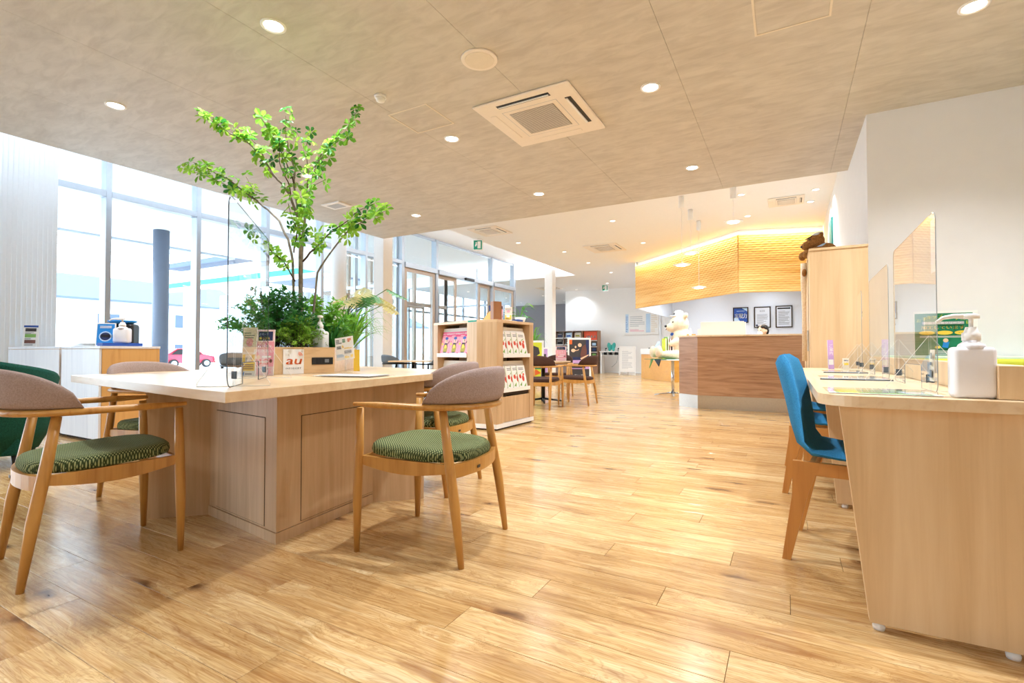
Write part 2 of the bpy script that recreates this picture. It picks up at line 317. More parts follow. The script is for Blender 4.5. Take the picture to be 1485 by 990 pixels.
class Print:                                     # flat print lying on a surface: origin O, right u, up v (metres)
    def __init__(s, O, u, v, lift=.0012):
        s.O, s.u, s.v = Vector(O), Vector(u).normalized(), Vector(v).normalized(); s.n = s.u.cross(s.v).normalized(); s.lift = lift; s.mb = MB(); s.mats = []; s.k = 1
    def _m(s, m):
        if m not in s.mats: s.mats.append(m)
        s.mb.mi = s.mats.index(m)
    def P(s, x, y): return s.O+s.u*x+s.v*y+s.n*(s.lift*s.k)
    def rect(s, x0, y0, x1, y1, m): s._m(m); s.mb.quad(*[s.P(*p) for p in ((x0, y0), (x1, y0), (x1, y1), (x0, y1))]); s.k += 1; return s
    def poly(s, pts, m): s._m(m); s.mb.quad(*[s.P(*p) for p in pts]); s.k += 1; return s
    def ell(s, cx, cy, rx, ry, m, n=16): return s.poly([(cx+rx*math.cos(2*math.pi*i/n), cy+ry*math.sin(2*math.pi*i/n)) for i in range(n)], m)
    def text(s, x, y, size, body, m, width=None, shear=0, bold=False):
        s._m(m); vs, fs, x0, x1 = textmesh(body); k = size/.72; kx = k if width is None else width/(x1-x0)
        for dx in ((0, size*.06) if bold else (0,)):
            s.mb._new([s.P(x+(v.x-x0)*kx+v.y*k*shear+dx, y+v.y*k) for v in vs], fs)
        s.k += 1; return s
    def lines(s, x0, y0, x1, y1, n, m, fill=.45, rag=True):
        h = (y1-y0)/n
        for i in range(n):
            e = x1 if not rag else x1-(x1-x0)*random.choice((0, .05, .15, .4)); s.rect(x0, y0+i*h, e, y0+i*h+h*fill, m); s.k -= 1
        s.k += 1; return s
    def done(s, parent, name='print'):
        bm = s.mb.bm; bmesh.ops.transform(bm, matrix=rootmat(parent).inverted(), verts=bm.verts)
        me = bpy.data.meshes.new(name); bm.to_mesh(me); bm.free()
        for m in s.mats: me.materials.append(M[m])
        return link(bpy.data.objects.new(name, me), parent)
def PX(px, py, depth):
    return Vector((0, 0, CAMH))+(cF*FPX+cR*(px-742.5)-cU*(py-495))*(depth/FPX)
def blob(name, balls, mats, parent, voxel=.012, smooth=2):
    mb = MB()
    for b in balls: mb.ball(b[0], b[1], 14, b[2] if len(b) > 2 else None)
    o = part(name, mb, mats, parent); md = o.modifiers.new('r', 'REMESH'); md.mode = 'VOXEL'; md.voxel_size = voxel; md.use_smooth_shade = True
    sm = o.modifiers.new('s', 'SMOOTH'); sm.iterations = smooth*2
    dg = bpy.context.evaluated_depsgraph_get(); me = bpy.data.meshes.new_from_object(o.evaluated_get(dg)); o.modifiers.clear(); o.data = me
    for p in me.polygons: p.use_smooth = True
    return o
# ================================================================== structure
fl = struct('floor', MB().box(-8.6, 4.6, -4.1, 9.4, -.16, -.0085).box(-11.6, 4.6, 9.4, 15.9, -.16, -.0085).box(-13.9, 4.6, 15.9, 25.4, -.16, -.0085), 'gapdark')
RW, RO, PL, GAP = .161, .026, 1.315, .0015
JX = {4: -1.73, 5: -2.11, 6: -1.47, 7: -1.18, 8: -.45, 9: -.94, 10: -.29, 11: .12, 12: -.78, 13: -.18, 14: -1.0, 15: -.59, 16: -.21, 17: .12, 18: -.7, 19: -.33, 20: -.07, 21: -.39}
def pxy(x, y):
    v = Vector((x, y, -CAMH)); d = v.dot(cF); return (742.5+FPX*v.dot(cR)/d, 495-FPX*v.dot(cU)/d) if d > .2 else None
boards = []
rr = random.Random(3)
for r in range(-26, 157):
    y0 = RO+r*RW; ph = JX.get(r, rr.uniform(0, PL)) % PL
    x = -15-PL+ph
    while x < 4.5:
        a, b = max(x, -13.8), min(x+PL, 4.5); x += PL
        if b-a < .02: continue
        if y0 > 15.9 or a > -8.5 or b > -8.5 and y0 < 15.9:
            if y0 < 15.9: a = max(a, -8.5 if y0 < 9.3 else -11.5)
        else:
            if y0 < 9.3 or b < -11.4: continue
        if b-a < .02: continue
        vis = any(p and -40 < p[0] < 1525 and p[1] < 1040 for p in (pxy(a+(b-a)*t, y0+u) for t in (0, .5, 1) for u in (0, RW)))
        boards.append((math.hypot((a+b)/2, y0+RW/2) if vis else 1e3+r, a, b, y0))
boards.sort()
def board(mb, a, b, y0, off=(0, 0)):
    c = .0006; X0, X1, Y0, Y1 = a+GAP/2-off[0], b-GAP/2-off[0], y0+GAP/2-off[1], y0+RW-GAP/2-off[1]
    v = [(X0, Y0, -.008), (X1, Y0, -.008), (X1, Y1, -.008), (X0, Y1, -.008), (X0, Y0, -c), (X1, Y0, -c), (X1, Y1, -c), (X0, Y1, -c), (X0+c, Y0+c, 0), (X1-c, Y0+c, 0), (X1-c, Y1-c, 0), (X0+c, Y1-c, 0)]
    mb._new(v, [(0, 1, 5, 4), (1, 2, 6, 5), (2, 3, 7, 6), (3, 0, 4, 7), (4, 5, 9, 8), (5, 6, 10, 9), (6, 7, 11, 10), (7, 4, 8, 11), (8, 9, 10, 11)])
for d, a, b, y0 in boards[:300]:
    mb = MB(); board(mb, a, b, y0, (a, y0)); o = part('plank', mb, 'floor', fl); o.location = (a, y0, 0)
    at = o.data.attributes.new('rnd', 'FLOAT', 'FACE'); v = rr.random(); at.data.foreach_set('value', [v]*len(o.data.polygons))
mb = MB(); vals = []
for d, a, b, y0 in boards[300:]: board(mb, a, b, y0); vals += [rr.random()]*9
o = part('plank_field', mb, 'floor', fl); o['kind'] = 'stuff'; at = o.data.attributes.new('rnd', 'FLOAT', 'FACE'); at.data.foreach_set('value', vals)
# ceilings: the low papered one, the high white one, the slot above the windows
cl = struct('ceiling', MB().box(-6.9, 4.6, -4.1, 7.23, LOWZ+.012, LOWZ+.5), 'whiteceil')
xs = [-6.9, -5.62, -4.4, -3.18, -1.96, -.74, .48, 1.7, 2.92, 4.14, 4.6]
for a, b in zip(xs, xs[1:]):
    part('ceiling_panel', MB().box(a+.001, b-.001, -4.1, 7.23, LOWZ, LOWZ+.0115, .0008, 1), 'ceil', cl)
mb = MB(); mb.box(-6.33, 4.6, 7.24, 20.1, HIZ, HIZ+.49); mb.box(-13.9, -6.33, 15.9, 25.4, HIZ, HIZ+.49); struct('ceiling', mb, 'whiteceil')
mb = MB(); mb.box(-8.7, -6.3, -4.1, 9.4, SLOTZ+.02, 4.2); mb.box(-11.7, -6.3, 9.4, 15.95, SLOTZ+.02, 4.2); struct('ceiling', mb, 'whiteceil')
# walls
struct('wall_right', MB().box(.66, 4.6, 5.6, 25.4, 0, 4), 'wall')
struct('wall_right_near', MB().box(4.6, 4.8, -4.1, 5.6, 0, 4), 'wall')
struct('wall_behind', MB().box(-8.7, 4.8, -4.3, -4.1, 0, 4.2), 'wall')
struct('wall_far', MB().box(-8.45, -3.9, 20, 20.2, 0, HIZ+.2), 'white')
struct('wall_office', MB().box(-3.9, .66, 19.6, 20.2, 0, HIZ+.2), 'coolwall')
mb = MB(); mb.box(-13.9, -8.3, 25.2, 25.4, 0, 4); mb.box(-8.45, -8.3, 20.2, 25.2, 0, 4); struct('wall_far_left', mb, 'graywall')
wn = struct('window_18')
for y in (16, 18, 20, 22, 24, 25.15): part('mullion', MB().box(-13.9, -13.8, y-.05, y+.05, 0, HIZ, .004), 'frame', wn)
part('transom', MB().box(-13.9, -13.8, 15.9, 25.2, 2.55, 2.64, .004), 'frame', wn); part('pane', MB().box(-13.86, -13.85, 15.9, 25.2, .02, HIZ), 'glass', wn)
for i, a in enumerate(((-8.45, -3.9, 20), (-3.85, .66, 19.6))):
    struct('baseboard_far', MB().box(a[0], a[1], a[2]-.012, a[2]-.0005, 0, .06, .003), 'framew')
struct('baseboard_right', MB().box(.648, .6595, 5.6, 19.6, 0, .06, .003), 'framew')
# window wall: one structure object per bay
TZ0, TZ1 = 3.10, 3.19
def mullion(mb, y, w=.07): mb.box(WX-.12, WX+.05, y-w/2, y+w/2, .0, SLOTZ, .004)
ys = [-4.1+.0]; y = 8.32-1.24*10
bays = [8.32-1.24*i for i in range(10, -1, -1)]+[9.56]
for i, (a, b) in enumerate(zip(bays, bays[1:])):
    wn = struct('window_%d' % (i+1))
    f = MB(); mullion(f, a); part('mullion', f, 'frame', wn)
    f = MB(); f.box(WX-.1, WX+.05, a+.035, b-.035, TZ0, TZ1, .004); part('transom', f, 'frame', wn)
    f = MB(); f.box(WX-.1, WX+.03, a+.035, b-.035, 0, .06, .004); f.box(WX-.1, WX+.03, a+.035, b-.035, SLOTZ-.05, SLOTZ, .004); part('frame', f, 'frame', wn)
    part('pane', MB().box(WX-.036, WX-.028, a+.03, b-.03, .05, TZ0+.01), 'glass', wn)
    part('pane', MB().box(WX-.036, WX-.028, a+.03, b-.03, TZ1-.01, SLOTZ-.03), 'glass', wn)
# vestibule front with an automatic sliding door, its sides and outer doors
HZ0, HZ1 = 3.03, 3.13
for n, (a, b) in zip((13, 14, 15), ((9.56, 10.95), (10.95, 13.91), (13.91, 15.42))):
    wn = struct('window_%d' % n)
    f = MB(); mullion(f, a, .1); part('mullion', f, 'frame', wn)
    if n == 15: f = MB(); mullion(f, b, .14); part('mullion', f, 'frame', wn)
    f = MB(); f.box(WX-.12, WX+.09, a+.05, b-.05, HZ0, HZ1+.03, .006); part('transom', f, 'frame', wn)
    f = MB(); f.box(WX-.05, WX+.02, a+.05, b-.05, SLOTZ-.05, SLOTZ, .004); part('frame', f, 'frame', wn)
    part('pane', MB().box(WX-.036, WX-.028, a+.04, b-.04, HZ1+.02, SLOTZ-.03), 'glass', wn)
def door_leaf(parent, A, B, z1, m='framebeige', w=.09):
    A, B = Vector(A), Vector(B); u = (B-A).normalized()
    f = MB(); f.obox(A, A+u*w, .05, .02, z1, .003); part('stile', f, m, parent)
    f = MB(); f.obox(B-u*w, B, .05, .02, z1, .003); part('stile', f, m, parent)
    f = MB(); f.obox(A+u*w, B-u*w, .05, z1-w, z1, .003); part('rail', f, m, parent)
    f = MB(); f.obox(A+u*w, B-u*w, .05, .02, .02+w*1.3, .003); part('rail', f, m, parent)
    f = MB(); f.obox(A+u*(w-.01), B-u*(w-.01), .008, .1, z1-w+.01); part('pane', f, 'glass', parent)
d1 = struct('door_1'); door_leaf(d1, (WX, 9.64), (WX, 10.88), HZ0)
d2 = struct('door_2'); door_leaf(d2, (WX-.07, 11.02), (WX-.07, 12.0), HZ0); 
d3 = struct('door_3'); door_leaf(d3, (WX-.07, 13.2), (WX-.07, 13.86), HZ0)
d4 = struct('door_4'); door_leaf(d4, (WX, 13.98), (WX, 15.34), HZ0)
mb = MB(); mb.box(WX+.092, WX+.17, 12.2, 12.65, HZ0-.02, HZ0+.06, .01); part('door_sensor', mb, 'dark', d2)
wn = struct('window_16')
for a, b in (((-8.62, 9.5), (-11.5, 9.5)), ((-8.62, 15.45), (-11.5, 15.45))):
    for t in (0, .5, 1):
        p = Vector(a).lerp(Vector(b), t); part('mullion', MB().box(p.x-.04, p.x+.04, p.y-.05, p.y+.05, 0, SLOTZ, .004), 'frame', wn)
    f = MB(); f.obox(a, b, .06, 2.55, 2.63); part('transom', f, 'frame', wn)
    f = MB(); f.obox(a, b, .008, .02, SLOTZ); part('pane', f, 'glass', wn)
wn = struct('window_17')
for y in (9.5, 10.6, 11.5, 12.6, 13.6, 14.6, 15.45): part('mullion', MB().box(-11.58, -11.46, y-.05, y+.05, 0, SLOTZ, .004), 'framebeige', wn)
part('transom', MB().box(-11.6, -11.44, 9.5, 15.45, 2.5, 2.62, .004), 'framebeige', wn)
part('pane', MB().box(-11.53, -11.52, 9.5, 15.45, .02, SLOTZ), 'glass', wn)
d5 = struct('door_5'); door_leaf(d5, (-11.4, 11.0), (-11.4, 12.1), 2.48, 'framebeige', .08); d6 = struct('door_6'); door_leaf(d6, (-11.4, 13.0), (-11.4, 14.0), 2.48, 'framebeige', .08)
# columns
single('white_column', MB().box(-7.17, -6.91, 7.24, 7.50, 0, SLOTZ+.01, .006), 'white', 'square white pillar where the low ceiling ends beside the glass', 'column', (-7.04, 7.37, 0))
p = PX(491, 450, 9.6); single('white_column', MB().lathe([(.14, 0), (.14, SLOTZ+.01)], (p.x, p.y), 32), 'white', 'round white pillar rising behind the planter greenery', 'column', (p.x, p.y, 0))
single('white_column', MB().box(-6.76, -6.49, 14.3, 14.57, 0, HIZ+.02, .01), 'white', 'slim white pillar in front of the far bookcases', 'column', (-6.62, 14.43, 0))
# vertical blinds stacked at the left end
bl = thing('vertical_blind', 'stack of white vertical louvre blinds drawn to the left window end', 'blind', (-8.28, 2.3, 0))
part('head_rail', MB().box(-8.33, -8.23, .9, 2.75, 3.88, 3.94, .004), 'framew', bl, w=True)
for i in range(26):
    y = 1.5+i*.048; a = .5; d = Vector((math.sin(a), math.cos(a), 0))*.036
    mb = MB(); mb.obox((-8.28-d.x, y-d.y), (-8.28+d.x, y+d.y), .003, .03, 3.88); part('slat', mb, 'framew', bl, w=True)
# ------------------------------------------------------------------ ceiling fittings
def downlight(name, x, y, z, r, lens, label, group, power, lights=True):
    t = thing(name, label, 'ceiling light', (x, y, z), 0, group)
    mb = MB(); n = 24
    rings = [[(rr_*math.cos(2*math.pi*k/n), rr_*math.sin(2*math.pi*k/n), h) for k in range(n)] for rr_, h in ((r, 0), (r*.98, -.007), (r*.8, -.008), (r*.72, -.001))]
    mb.grid([q+[q[0]] for q in rings]); part('trim_ring', mb, 'white', t)
    part('lens', MB().lathe([(r*.73, -.0035), (r*.73, -.001)], n=20), lens, t)
    if lights: spot('lamp', (x, y, z-.02), power, parent=t, color=(.93, .96, 1) if z < 3.3 else (.84, .92, 1))
    return t
LP = {(-3.02, 2.11): 'round downlight nearest the plant on the left half of the papered ceiling', (-5.24, 2.12): 'round downlight nearest the blinds in the cool part of the ceiling', (-3.02, 4.15): 'round downlight beside the square ceiling hatch', (-5.24, 6.23): 'small round downlight left of the ceiling edge near the windows',
      (-3.02, 6.21): 'round downlight near the ceiling edge below the air conditioner', (-.98, 4.14): 'round downlight just right of the large air conditioner', (-.98, 6.21): 'round downlight near the ceiling edge above the honey canopy', (1.06, 4.16): 'round downlight at the top right corner above the white wall', (-5.24, 4.15): 'round downlight hidden behind the upper plant leaves'}
for (x, y), lb in LP.items(): downlight('downlight', x, y, LOWZ, .082, 'lamp', lb, 'downlights in the papered ceiling', DOWN_LOW)
for x in (-5.24, -3.02, -.98, 1.06, 3.1):
    for y in (-1.9, 2.11, 4.15):
        if (x, y) in LP or (x == -.98 and y == 4.15) or (x == 1.06 and y == 4.15): continue
        if x == -5.24 and y == 2.11 or x == 3.1 and y > 0 and y < 3: pass
        if any(abs(x-a) < .1 and abs(y-b) < .1 for a, b in LP): continue
        downlight('downlight', x, y, LOWZ, .082, 'lamp', 'round downlight in the papered ceiling outside the view', 'downlights outside the view', DOWN_LOW*(.85 if y < 0 else 1))
HP = [(-.65, 9.01), (-.65, 10.5), (.42, 9.3), (.37, 10.01), (-3.03, 9.58), (-5.63, 10.44), (-3.01, 11.9), (-5.09, 11.97), (-5.11, 13.82), (-5.08, 15.88), (-3.0, 16.5), (-1.2, 17), (-6, 18.3), (-4.2, 18.3), (-1.5, 14.2), (-2.5, 18.6), (-.6, 18.8), (-10, 18), (-12.2, 18), (-10, 21), (-12, 21), (-10, 23.5), (-12.5, 23.5)]  # the leftmost ones, near the gray wall, are added to light that room
downlight('downlight', -7.75, 19.55, HIZ, .065, 'lamps', 'far ceiling light washing a bright patch on the left end of the white wall', 'small downlights in the white ceiling', 120)
HL = ['small ceiling light just right of the pendant lamp nearest the low ceiling', 'small ceiling light above the fold of the honey canopy', 'nearer small light by the right wall, in front of the small cassette unit', 'second small light by the right wall, just behind the nearer one', 'small ceiling light midway between the two white-ceiling cassette units and the low ceiling edge', 'small ceiling light right of the cassette unit near the exit sign', 'small ceiling light between the far cassette unit and the left end of the canopy', 'small ceiling light left of the far cassette unit', 'small ceiling light behind the far cassette unit towards the slim pillar', 'small ceiling light nearest the tiny far exit sign', 'far small ceiling light in front of the notice board wall', 'small ceiling light hidden behind the canopy', 'far ceiling light beside the white patch on the far wall', 'far ceiling light above the turquoise ornament', 'small ceiling light close behind the carved canopy']
for i, (x, y) in enumerate(HP):
    lab = HL[i] if i < len(HL) else 'tiny far ceiling light in the ceiling by the gray wall or behind the canopy'
    downlight('downlight', x, y, HIZ, .065, 'lamps', lab, 'small downlights in the white ceiling', DOWN_HI if y < 17 else 60)
def cassette(x, y, z, w, d, label, grp=None):
    t = thing('air_conditioner', label, 'air conditioner', (x, y, z), 0, grp); s = w/2; q = d/2
    part('panel', MB().box(-s, s, -q, q, -.022, 0, .012, 3), 'acwhite', t)
    g = MB(); g.box(-s*.47, s*.47, -q*.47, q*.47, -.027, -.021, .002); gr = part('grille', g, 'grille', t)
    g = MB()
    for i in range(-12, 13): g.box(-s*.46, s*.46, i*q*.038-.002, i*q*.038+.002, -.0295, -.0268)
    bars = part('grille_bars', g, 'acwhite', gr); bars['kind'] = 'stuff'
    g = MB(); g.box(-s*.58, s*.58, -q*.58, q*.58, -.0225, -.0215); part('seam', g, 'print_gray', t)
    g = MB(); g.box(-s*.57, s*.57, -q*.57, q*.57, -.0235, -.022, .001); part('grille_frame', g, 'acwhite', t)
    for sx, sy in ((0, -1), (0, 1), (1, 0), (-1, 0)):
        openv = (sx, sy) in ((0, -1), (1, 0))
        if sy: bx = (-s*.55, s*.55, sy*q*.8-q*.06, sy*q*.8+q*.06)
        else: bx = (sx*s*.8-s*.06, sx*s*.8+s*.06, -q*.55, q*.55)
        if openv:
            part('air_slot', MB().box(*bx, -.0235, -.0215), 'dark', t)
            g = MB()
            if sy: g.box(bx[0]+.01, bx[1]-.01, bx[2]+(bx[3]-bx[2])*.42, bx[2]+(bx[3]-bx[2])*.62, -.034, -.024, .002)
            else: g.box(bx[0]+(bx[1]-bx[0])*.1, bx[0]+(bx[1]-bx[0])*.42, bx[2]+.01, bx[3]-.01, -.034, -.024, .002)
            part('louvre', g, 'white', t)
        else: part('louvre', MB().box(*bx, -.026, -.0215, .002), 'acwhite', t)
    return t
cassette(-2.0, 4.17, LOWZ, .93, .96, 'large square cassette air conditioner in the papered ceiling')
cassette(-4.0, 12.0, HIZ, .85, .95, 'far cassette air conditioner in the white ceiling left of the canopy')
cassette(-5.6, 9.1, HIZ, .7, .75, 'cassette air conditioner at the white ceiling edge near the exit sign')
cassette(0.0, 9.75, HIZ, .55, .55, 'cassette air conditioner in the white ceiling next to the right wall')
cassette(-8.6, 18.6, HIZ, .9, .9, 'farthest cassette air conditioner in the ceiling left of the slim pillar')
p = (-2.01*1.0-.44, 3.8)
t = thing('ceiling_speaker', 'round cream ceiling speaker behind the large air conditioner', 'speaker', (-2.01, 3.11, LOWZ))
part('rim', MB().lathe([(.135, -.012), (.14, 0)], n=32), 'acwhite', t); part('mesh_cover', MB().lathe([(.108, -.015), (.112, -.011)], n=32), 'print_beige', t)
t = thing('smoke_detector', 'small white dome smoke detector left of the speaker', 'smoke detector', (-3.05, 3.15, LOWZ))
part('base', MB().lathe([(.05, -.02), (.052, 0)], n=24), 'white', t); part('dome', MB().lathe([(.012, -.055), (.035, -.047), (.043, -.02)], n=24), 'white', t)
def hatch(x0, x1, y0, y1, z, label):
    t = thing('ceiling_hatch', label, 'hatch', ((x0+x1)/2, (y0+y1)/2, z))
    f = MB(); 
    for b in ((x0, x1, y0, y0+.014), (x0, x1, y1-.014, y1), (x0, x0+.014, y0+.014, y1-.014), (x1-.014, x1, y0+.014, y1-.014)): f.box(*b, z-.004, z)
    part('frame', f, 'print_beige', t, w=True); part('panel', MB().box(x0+.018, x1-.018, y0+.018, y1-.018, z-.0025, z), 'ceil', t, w=True)
hatch(-3.24, -2.79, 3.44, 3.88, LOWZ, 'square access hatch in the papered ceiling behind the smoke detector'); hatch(-.18, .27, 3.37, 3.82, LOWZ, 'square access hatch at the top edge of the view')
t = thing('ceiling_vent', 'small white ceiling vent above the right end of the plant', 'vent', (-5.91, 5.2, LOWZ))
part('frame', MB().box(-.19, .19, -.13, .13, -.02, 0, .004), 'white', t); part('slats', MB().box(-.12, .12, -.08, .08, -.024, -.019), 'print_gray', t)
for x, y, lb in ((-2.94, 8.4, 'flat round detector at the near edge of the white ceiling'), (-2.3, 17.2, 'flat round detector far in the white ceiling')): single('detector', MB().lathe([(.07, -.02), (.075, 0)], (x, y), 20, HIZ), 'print_beige', lb, 'smoke detector', (x, y, HIZ))
def exitsign(c, label, k=.75):
    t = thing('exit_sign', label, 'exit sign', c, math.radians(20)); t.scale = (k, k, k); part('housing', MB().box(-.16, .16, -.02, .02, -.36, -.02, .004), 'white', t)
    part('bracket', MB().box(-.02, .02, -.01, .01, -.02, 0), 'white', t)
    m = rootmat(t) @ Matrix.Scale(1, 4); P = Print(m @ Vector((-.13, -.021, -.33)), m.to_3x3() @ Vector((1, 0, 0)), (0, 0, 1))
    P.rect(0, 0, .26*k, .28*k, 'teal'); P.rect(.12*k, .03*k, .22*k, .25*k, 'white'); P.ell(.08*k, .21*k, .02*k, .022*k, 'white'); P.poly([(a*k, b*k) for a, b in ((.04, .1), (.07, .09), (.11, .15), (.1, .19), (.06, .18))], 'white'); P.done(t)
exitsign((-6.25, 9.62, HIZ), 'green exit sign hanging from the ceiling in front of the vestibule glass'); exitsign((-6.2, 18.6, HIZ), 'tiny green exit sign hanging before the far white wall')
# slot in the ceiling: pendant lamps above the reception
for i, (tx, ty, bx, by) in enumerate(((988, 290, 989, 384), (1001, 309, 1002, 367), (1013, 325, 1014, 417), (1063, 255, 1063, 321))):
    X, Y = [(-1.54, 8.64), (-1.54, 9.52), (-1.53, 10.41), (-.73, 8.49)][i]
    dep = Vector((X, Y, 0)).dot(Vector((cF.x, cF.y, 0))); zb = CAMH+(509-by)*dep/FPX
    lb = ('pendant lamp with a flat glowing disc, left of the three in a row', 'pendant lamp with a flat glowing disc, middle one of the three in a row', 'lowest hanging pendant lamp in front of the honey canopy', 'pendant lamp with a flat disc nearest the low ceiling')[i]
    t = thing('pendant_lamp', lb, 'pendant lamp', (X, Y, HIZ), 0, 'disc pendants over the reception')
    part('canopy_tube', MB().lathe([(.045, -.2), (.045, 0)], n=16), 'white', t); part('cord', MB().tube([(0, 0, -.2), (0, 0, zb-HIZ+.04)], .004, 6), 'white', t)
    part('lamp_shade', MB().lathe([(.135, zb-HIZ), (.142, zb-HIZ+.010), (.04, zb-HIZ+.035)], n=32), 'white', t); part('diffuser', MB().lathe([(.075, zb-HIZ-.010), (.082, zb-HIZ-.001)], n=24), 'lamp', t)
    spot('lamp', (X, Y, zb-.04), 30, parent=t, angle=140)
# ------------------------------------------------------------------ outside
struct('ground_outside', MB().box(-80, -8.62, -60, 80, -.4, -.17), plain('pale_asphalt', '#dcdedf', .9))
t = thing('entrance_canopy', 'white flat roof over the pavement outside the windows', 'canopy', (-12, 3, 3.9))
part('soffit', MB().box(-15.6, -8.75, -8, 9.35, 3.92, 4.2).box(-15.6, -11.75, 9.35, 15.9, 3.92, 4.2), 'white', t, w=True); part('fascia', MB().box(-15.7, -15.55, -8, 9.35, 3.86, 4.3), 'frame', t, w=True)
single('steel_column', MB().lathe([(.175, -.17), (.175, 3.92)], (-13.7, 6.55), 32), plain('slate_column_paint', '#5d6779', .5), 'tall round slate-blue column standing outside the windows', 'column', (-13.7, 6.55, -.17))
# filling-station like roof across the forecourt
t = thing('forecourt_roof', 'flat roof with a turquoise stripe across the street', 'roof', (-24, 16, 0))
part('roof_slab', MB().box(-29, -11.9, 14, 26, 5.25, 5.5), plain('slate_roof_edge', '#44546c', .6), t, w=True)
part('stripe', MB().box(-29, -15, 13.9, 14, 4.2, 4.42), 'teal', t, w=True); part('lower_beam', MB().box(-29, -15, 14.01, 14.2, 4.0, 5.0), 'white', t, w=True)
for x in (-29, -18): part('post', MB().box(x, x+.3, 15, 15.3, -.17, 5.25), 'white', t, w=True)
shed = thing('gray_building', 'gray ribbed wall of a low building outside behind the plant', 'building', (-20, 14, 0))
part('wall', MB().box(-21.5, -17, 12.6, 19, -.17, 3.3), plain('gray_cladding', '#a9b0b8', .8), shed, w=True)
f = MB()
for i in range(20): f.box(-17.0, -16.96, 12.7+i*.32, 12.86+i*.32, -.17, 3.25)
f = part('cladding_ribs', f, 'print_gray', shed, w=True)
f['kind'] = 'stuff'
M['housewall'] = plain('house_render', '#f4f5f6', .9); M['farpane'] = plain('far_window_pane', '#41536e', .3); M['rooft'] = plain('roof_tiles', '#56627a', .8)
def house(c, w, d, h, rh, rot, label, wins, mcol='#f6f7fa'):
    t = thing('house', label, 'house', (c[0], c[1], -.17), rot)
    part('wall', MB().box(-d/2, d/2, -w/2, w/2, 0, h), 'housewall', t)
    g = MB(); o = .5
    for sx in (-1, 1):
        mb = MB(); a = [(0, -w/2-o, h+rh), (0, w/2+o, h+rh), (sx*(d/2+o), w/2+o, h-.25), (sx*(d/2+o), -w/2-o, h-.25)]
        vs = a+[(x, y, z+.16) for x, y, z in a]; mb._new(vs, [(0, 1, 2, 3), (4, 5, 6, 7), (0, 1, 5, 4), (1, 2, 6, 5), (2, 3, 7, 6), (3, 0, 4, 7)]); part('roof', mb, 'rooft', t)
    for s in (-1, 1):
        mb = MB(); mb._new([(-d/2, s*w/2, h), (d/2, s*w/2, h), (0, s*w/2, h+rh)], [(0, 1, 2)]); mb._new([(-d/2, s*(w/2-.05), h), (d/2, s*(w/2-.05), h), (0, s*(w/2-.05), h+rh)], [(2, 1, 0)]); part('gable', mb, 'print_gray', t)
    for (y0, y1, z0, z1) in wins:
        f = part('window', MB().box(d/2, d/2+.06, y0, y1, z0, z1), 'white', t); part('pane', MB().box(d/2+.06, d/2+.08, y0+.1, y1-.1, z0+.1, z1-.1), 'farpane', f)
    return t
house((-30, 5.2), 4.2, 7, 2.0, 1.2, math.radians(70), 'small pale house with a steep gable left beyond the street', [(-1.5, .2, .9, 1.7)])
house((-55, 7.0), 6, 8, 3.2, 1.9, math.radians(80), 'pale gabled house standing behind the small one', [(-1, 1, 1.6, 2.6)])
house((-46, 20), 13, 8, 4.8, 1.8, 0, 'wide pale house behind the slate-blue column', [(1.0, 2.8, 2.8, 4.0), (1.0, 3.0, .5, 1.7), (-4, -2.5, 2.8, 3.8)])
house((-34, 32), 9, 8, 3.4, 1.6, 0, 'distant pale house seen through the vestibule', [(-3, -1.5, 1, 2.2), (0, 1.5, 1, 2.2)])
car = thing('car', 'red parked car seen through the window beside the column', 'car', (-35.2, 18.4, -.17), math.radians(85)); car.scale = (.85, .85, .85)
prof = [(-1.8, .35), (-1.8, .8), (-1.55, 1.0), (-.9, 1.45), (.35, 1.5), (.95, 1.02), (1.75, .85), (1.85, .35)]
mb = MB()
R = [[Vector((x, s*w, z)) for x, z in prof] for s, w in ((-1, .6), (-1, .78), (1, .78), (1, .6))]
mb.grid(R, False, True); mb._new(R[0], [tuple(range(8))]); mb._new(R[3], [tuple(range(7, -1, -1))]); part('body', mb, plain('red_car_paint', '#e0566a', .25), car)
for sx in (-1.15, 1.15):
    for sy in (-.78, .78): w_ = part('wheel', MB().tube([(sx, sy-.1, .32), (sx, sy+.1, .32)], .32, 18), 'dark', car); part('hub_cap', MB().tube([(sx, sy-.115, .32), (sx, sy+.115, .32)], .2, 14), 'frame', w_)
mb = MB(); mb._new([(.3, -.785, 1.42), (.85, -.785, 1.0), (-1.35, -.785, 1.0), (-.85, -.785, 1.38)], [(0, 1, 2, 3)]); mb._new([(.3, .785, 1.42), (.85, .785, 1.0), (-1.35, .785, 1.0), (-.85, .785, 1.38)], [(0, 1, 2, 3)]); part('side_window', mb, 'dark', car)
pole = thing('utility_pole', 'thin utility pole with wires in the distance beyond the doors', 'pole', (-38, 38, -.17))
part('pole', MB().lathe([(.14, 0), (.1, 8)], n=10), 'print_gray', pole)
for z in (6.6, 7.2, 7.7): part('wire', MB().tube([(2, -30, z), (0, 0, z), (-2, 30, z)], .02, 4), 'ink', pole)
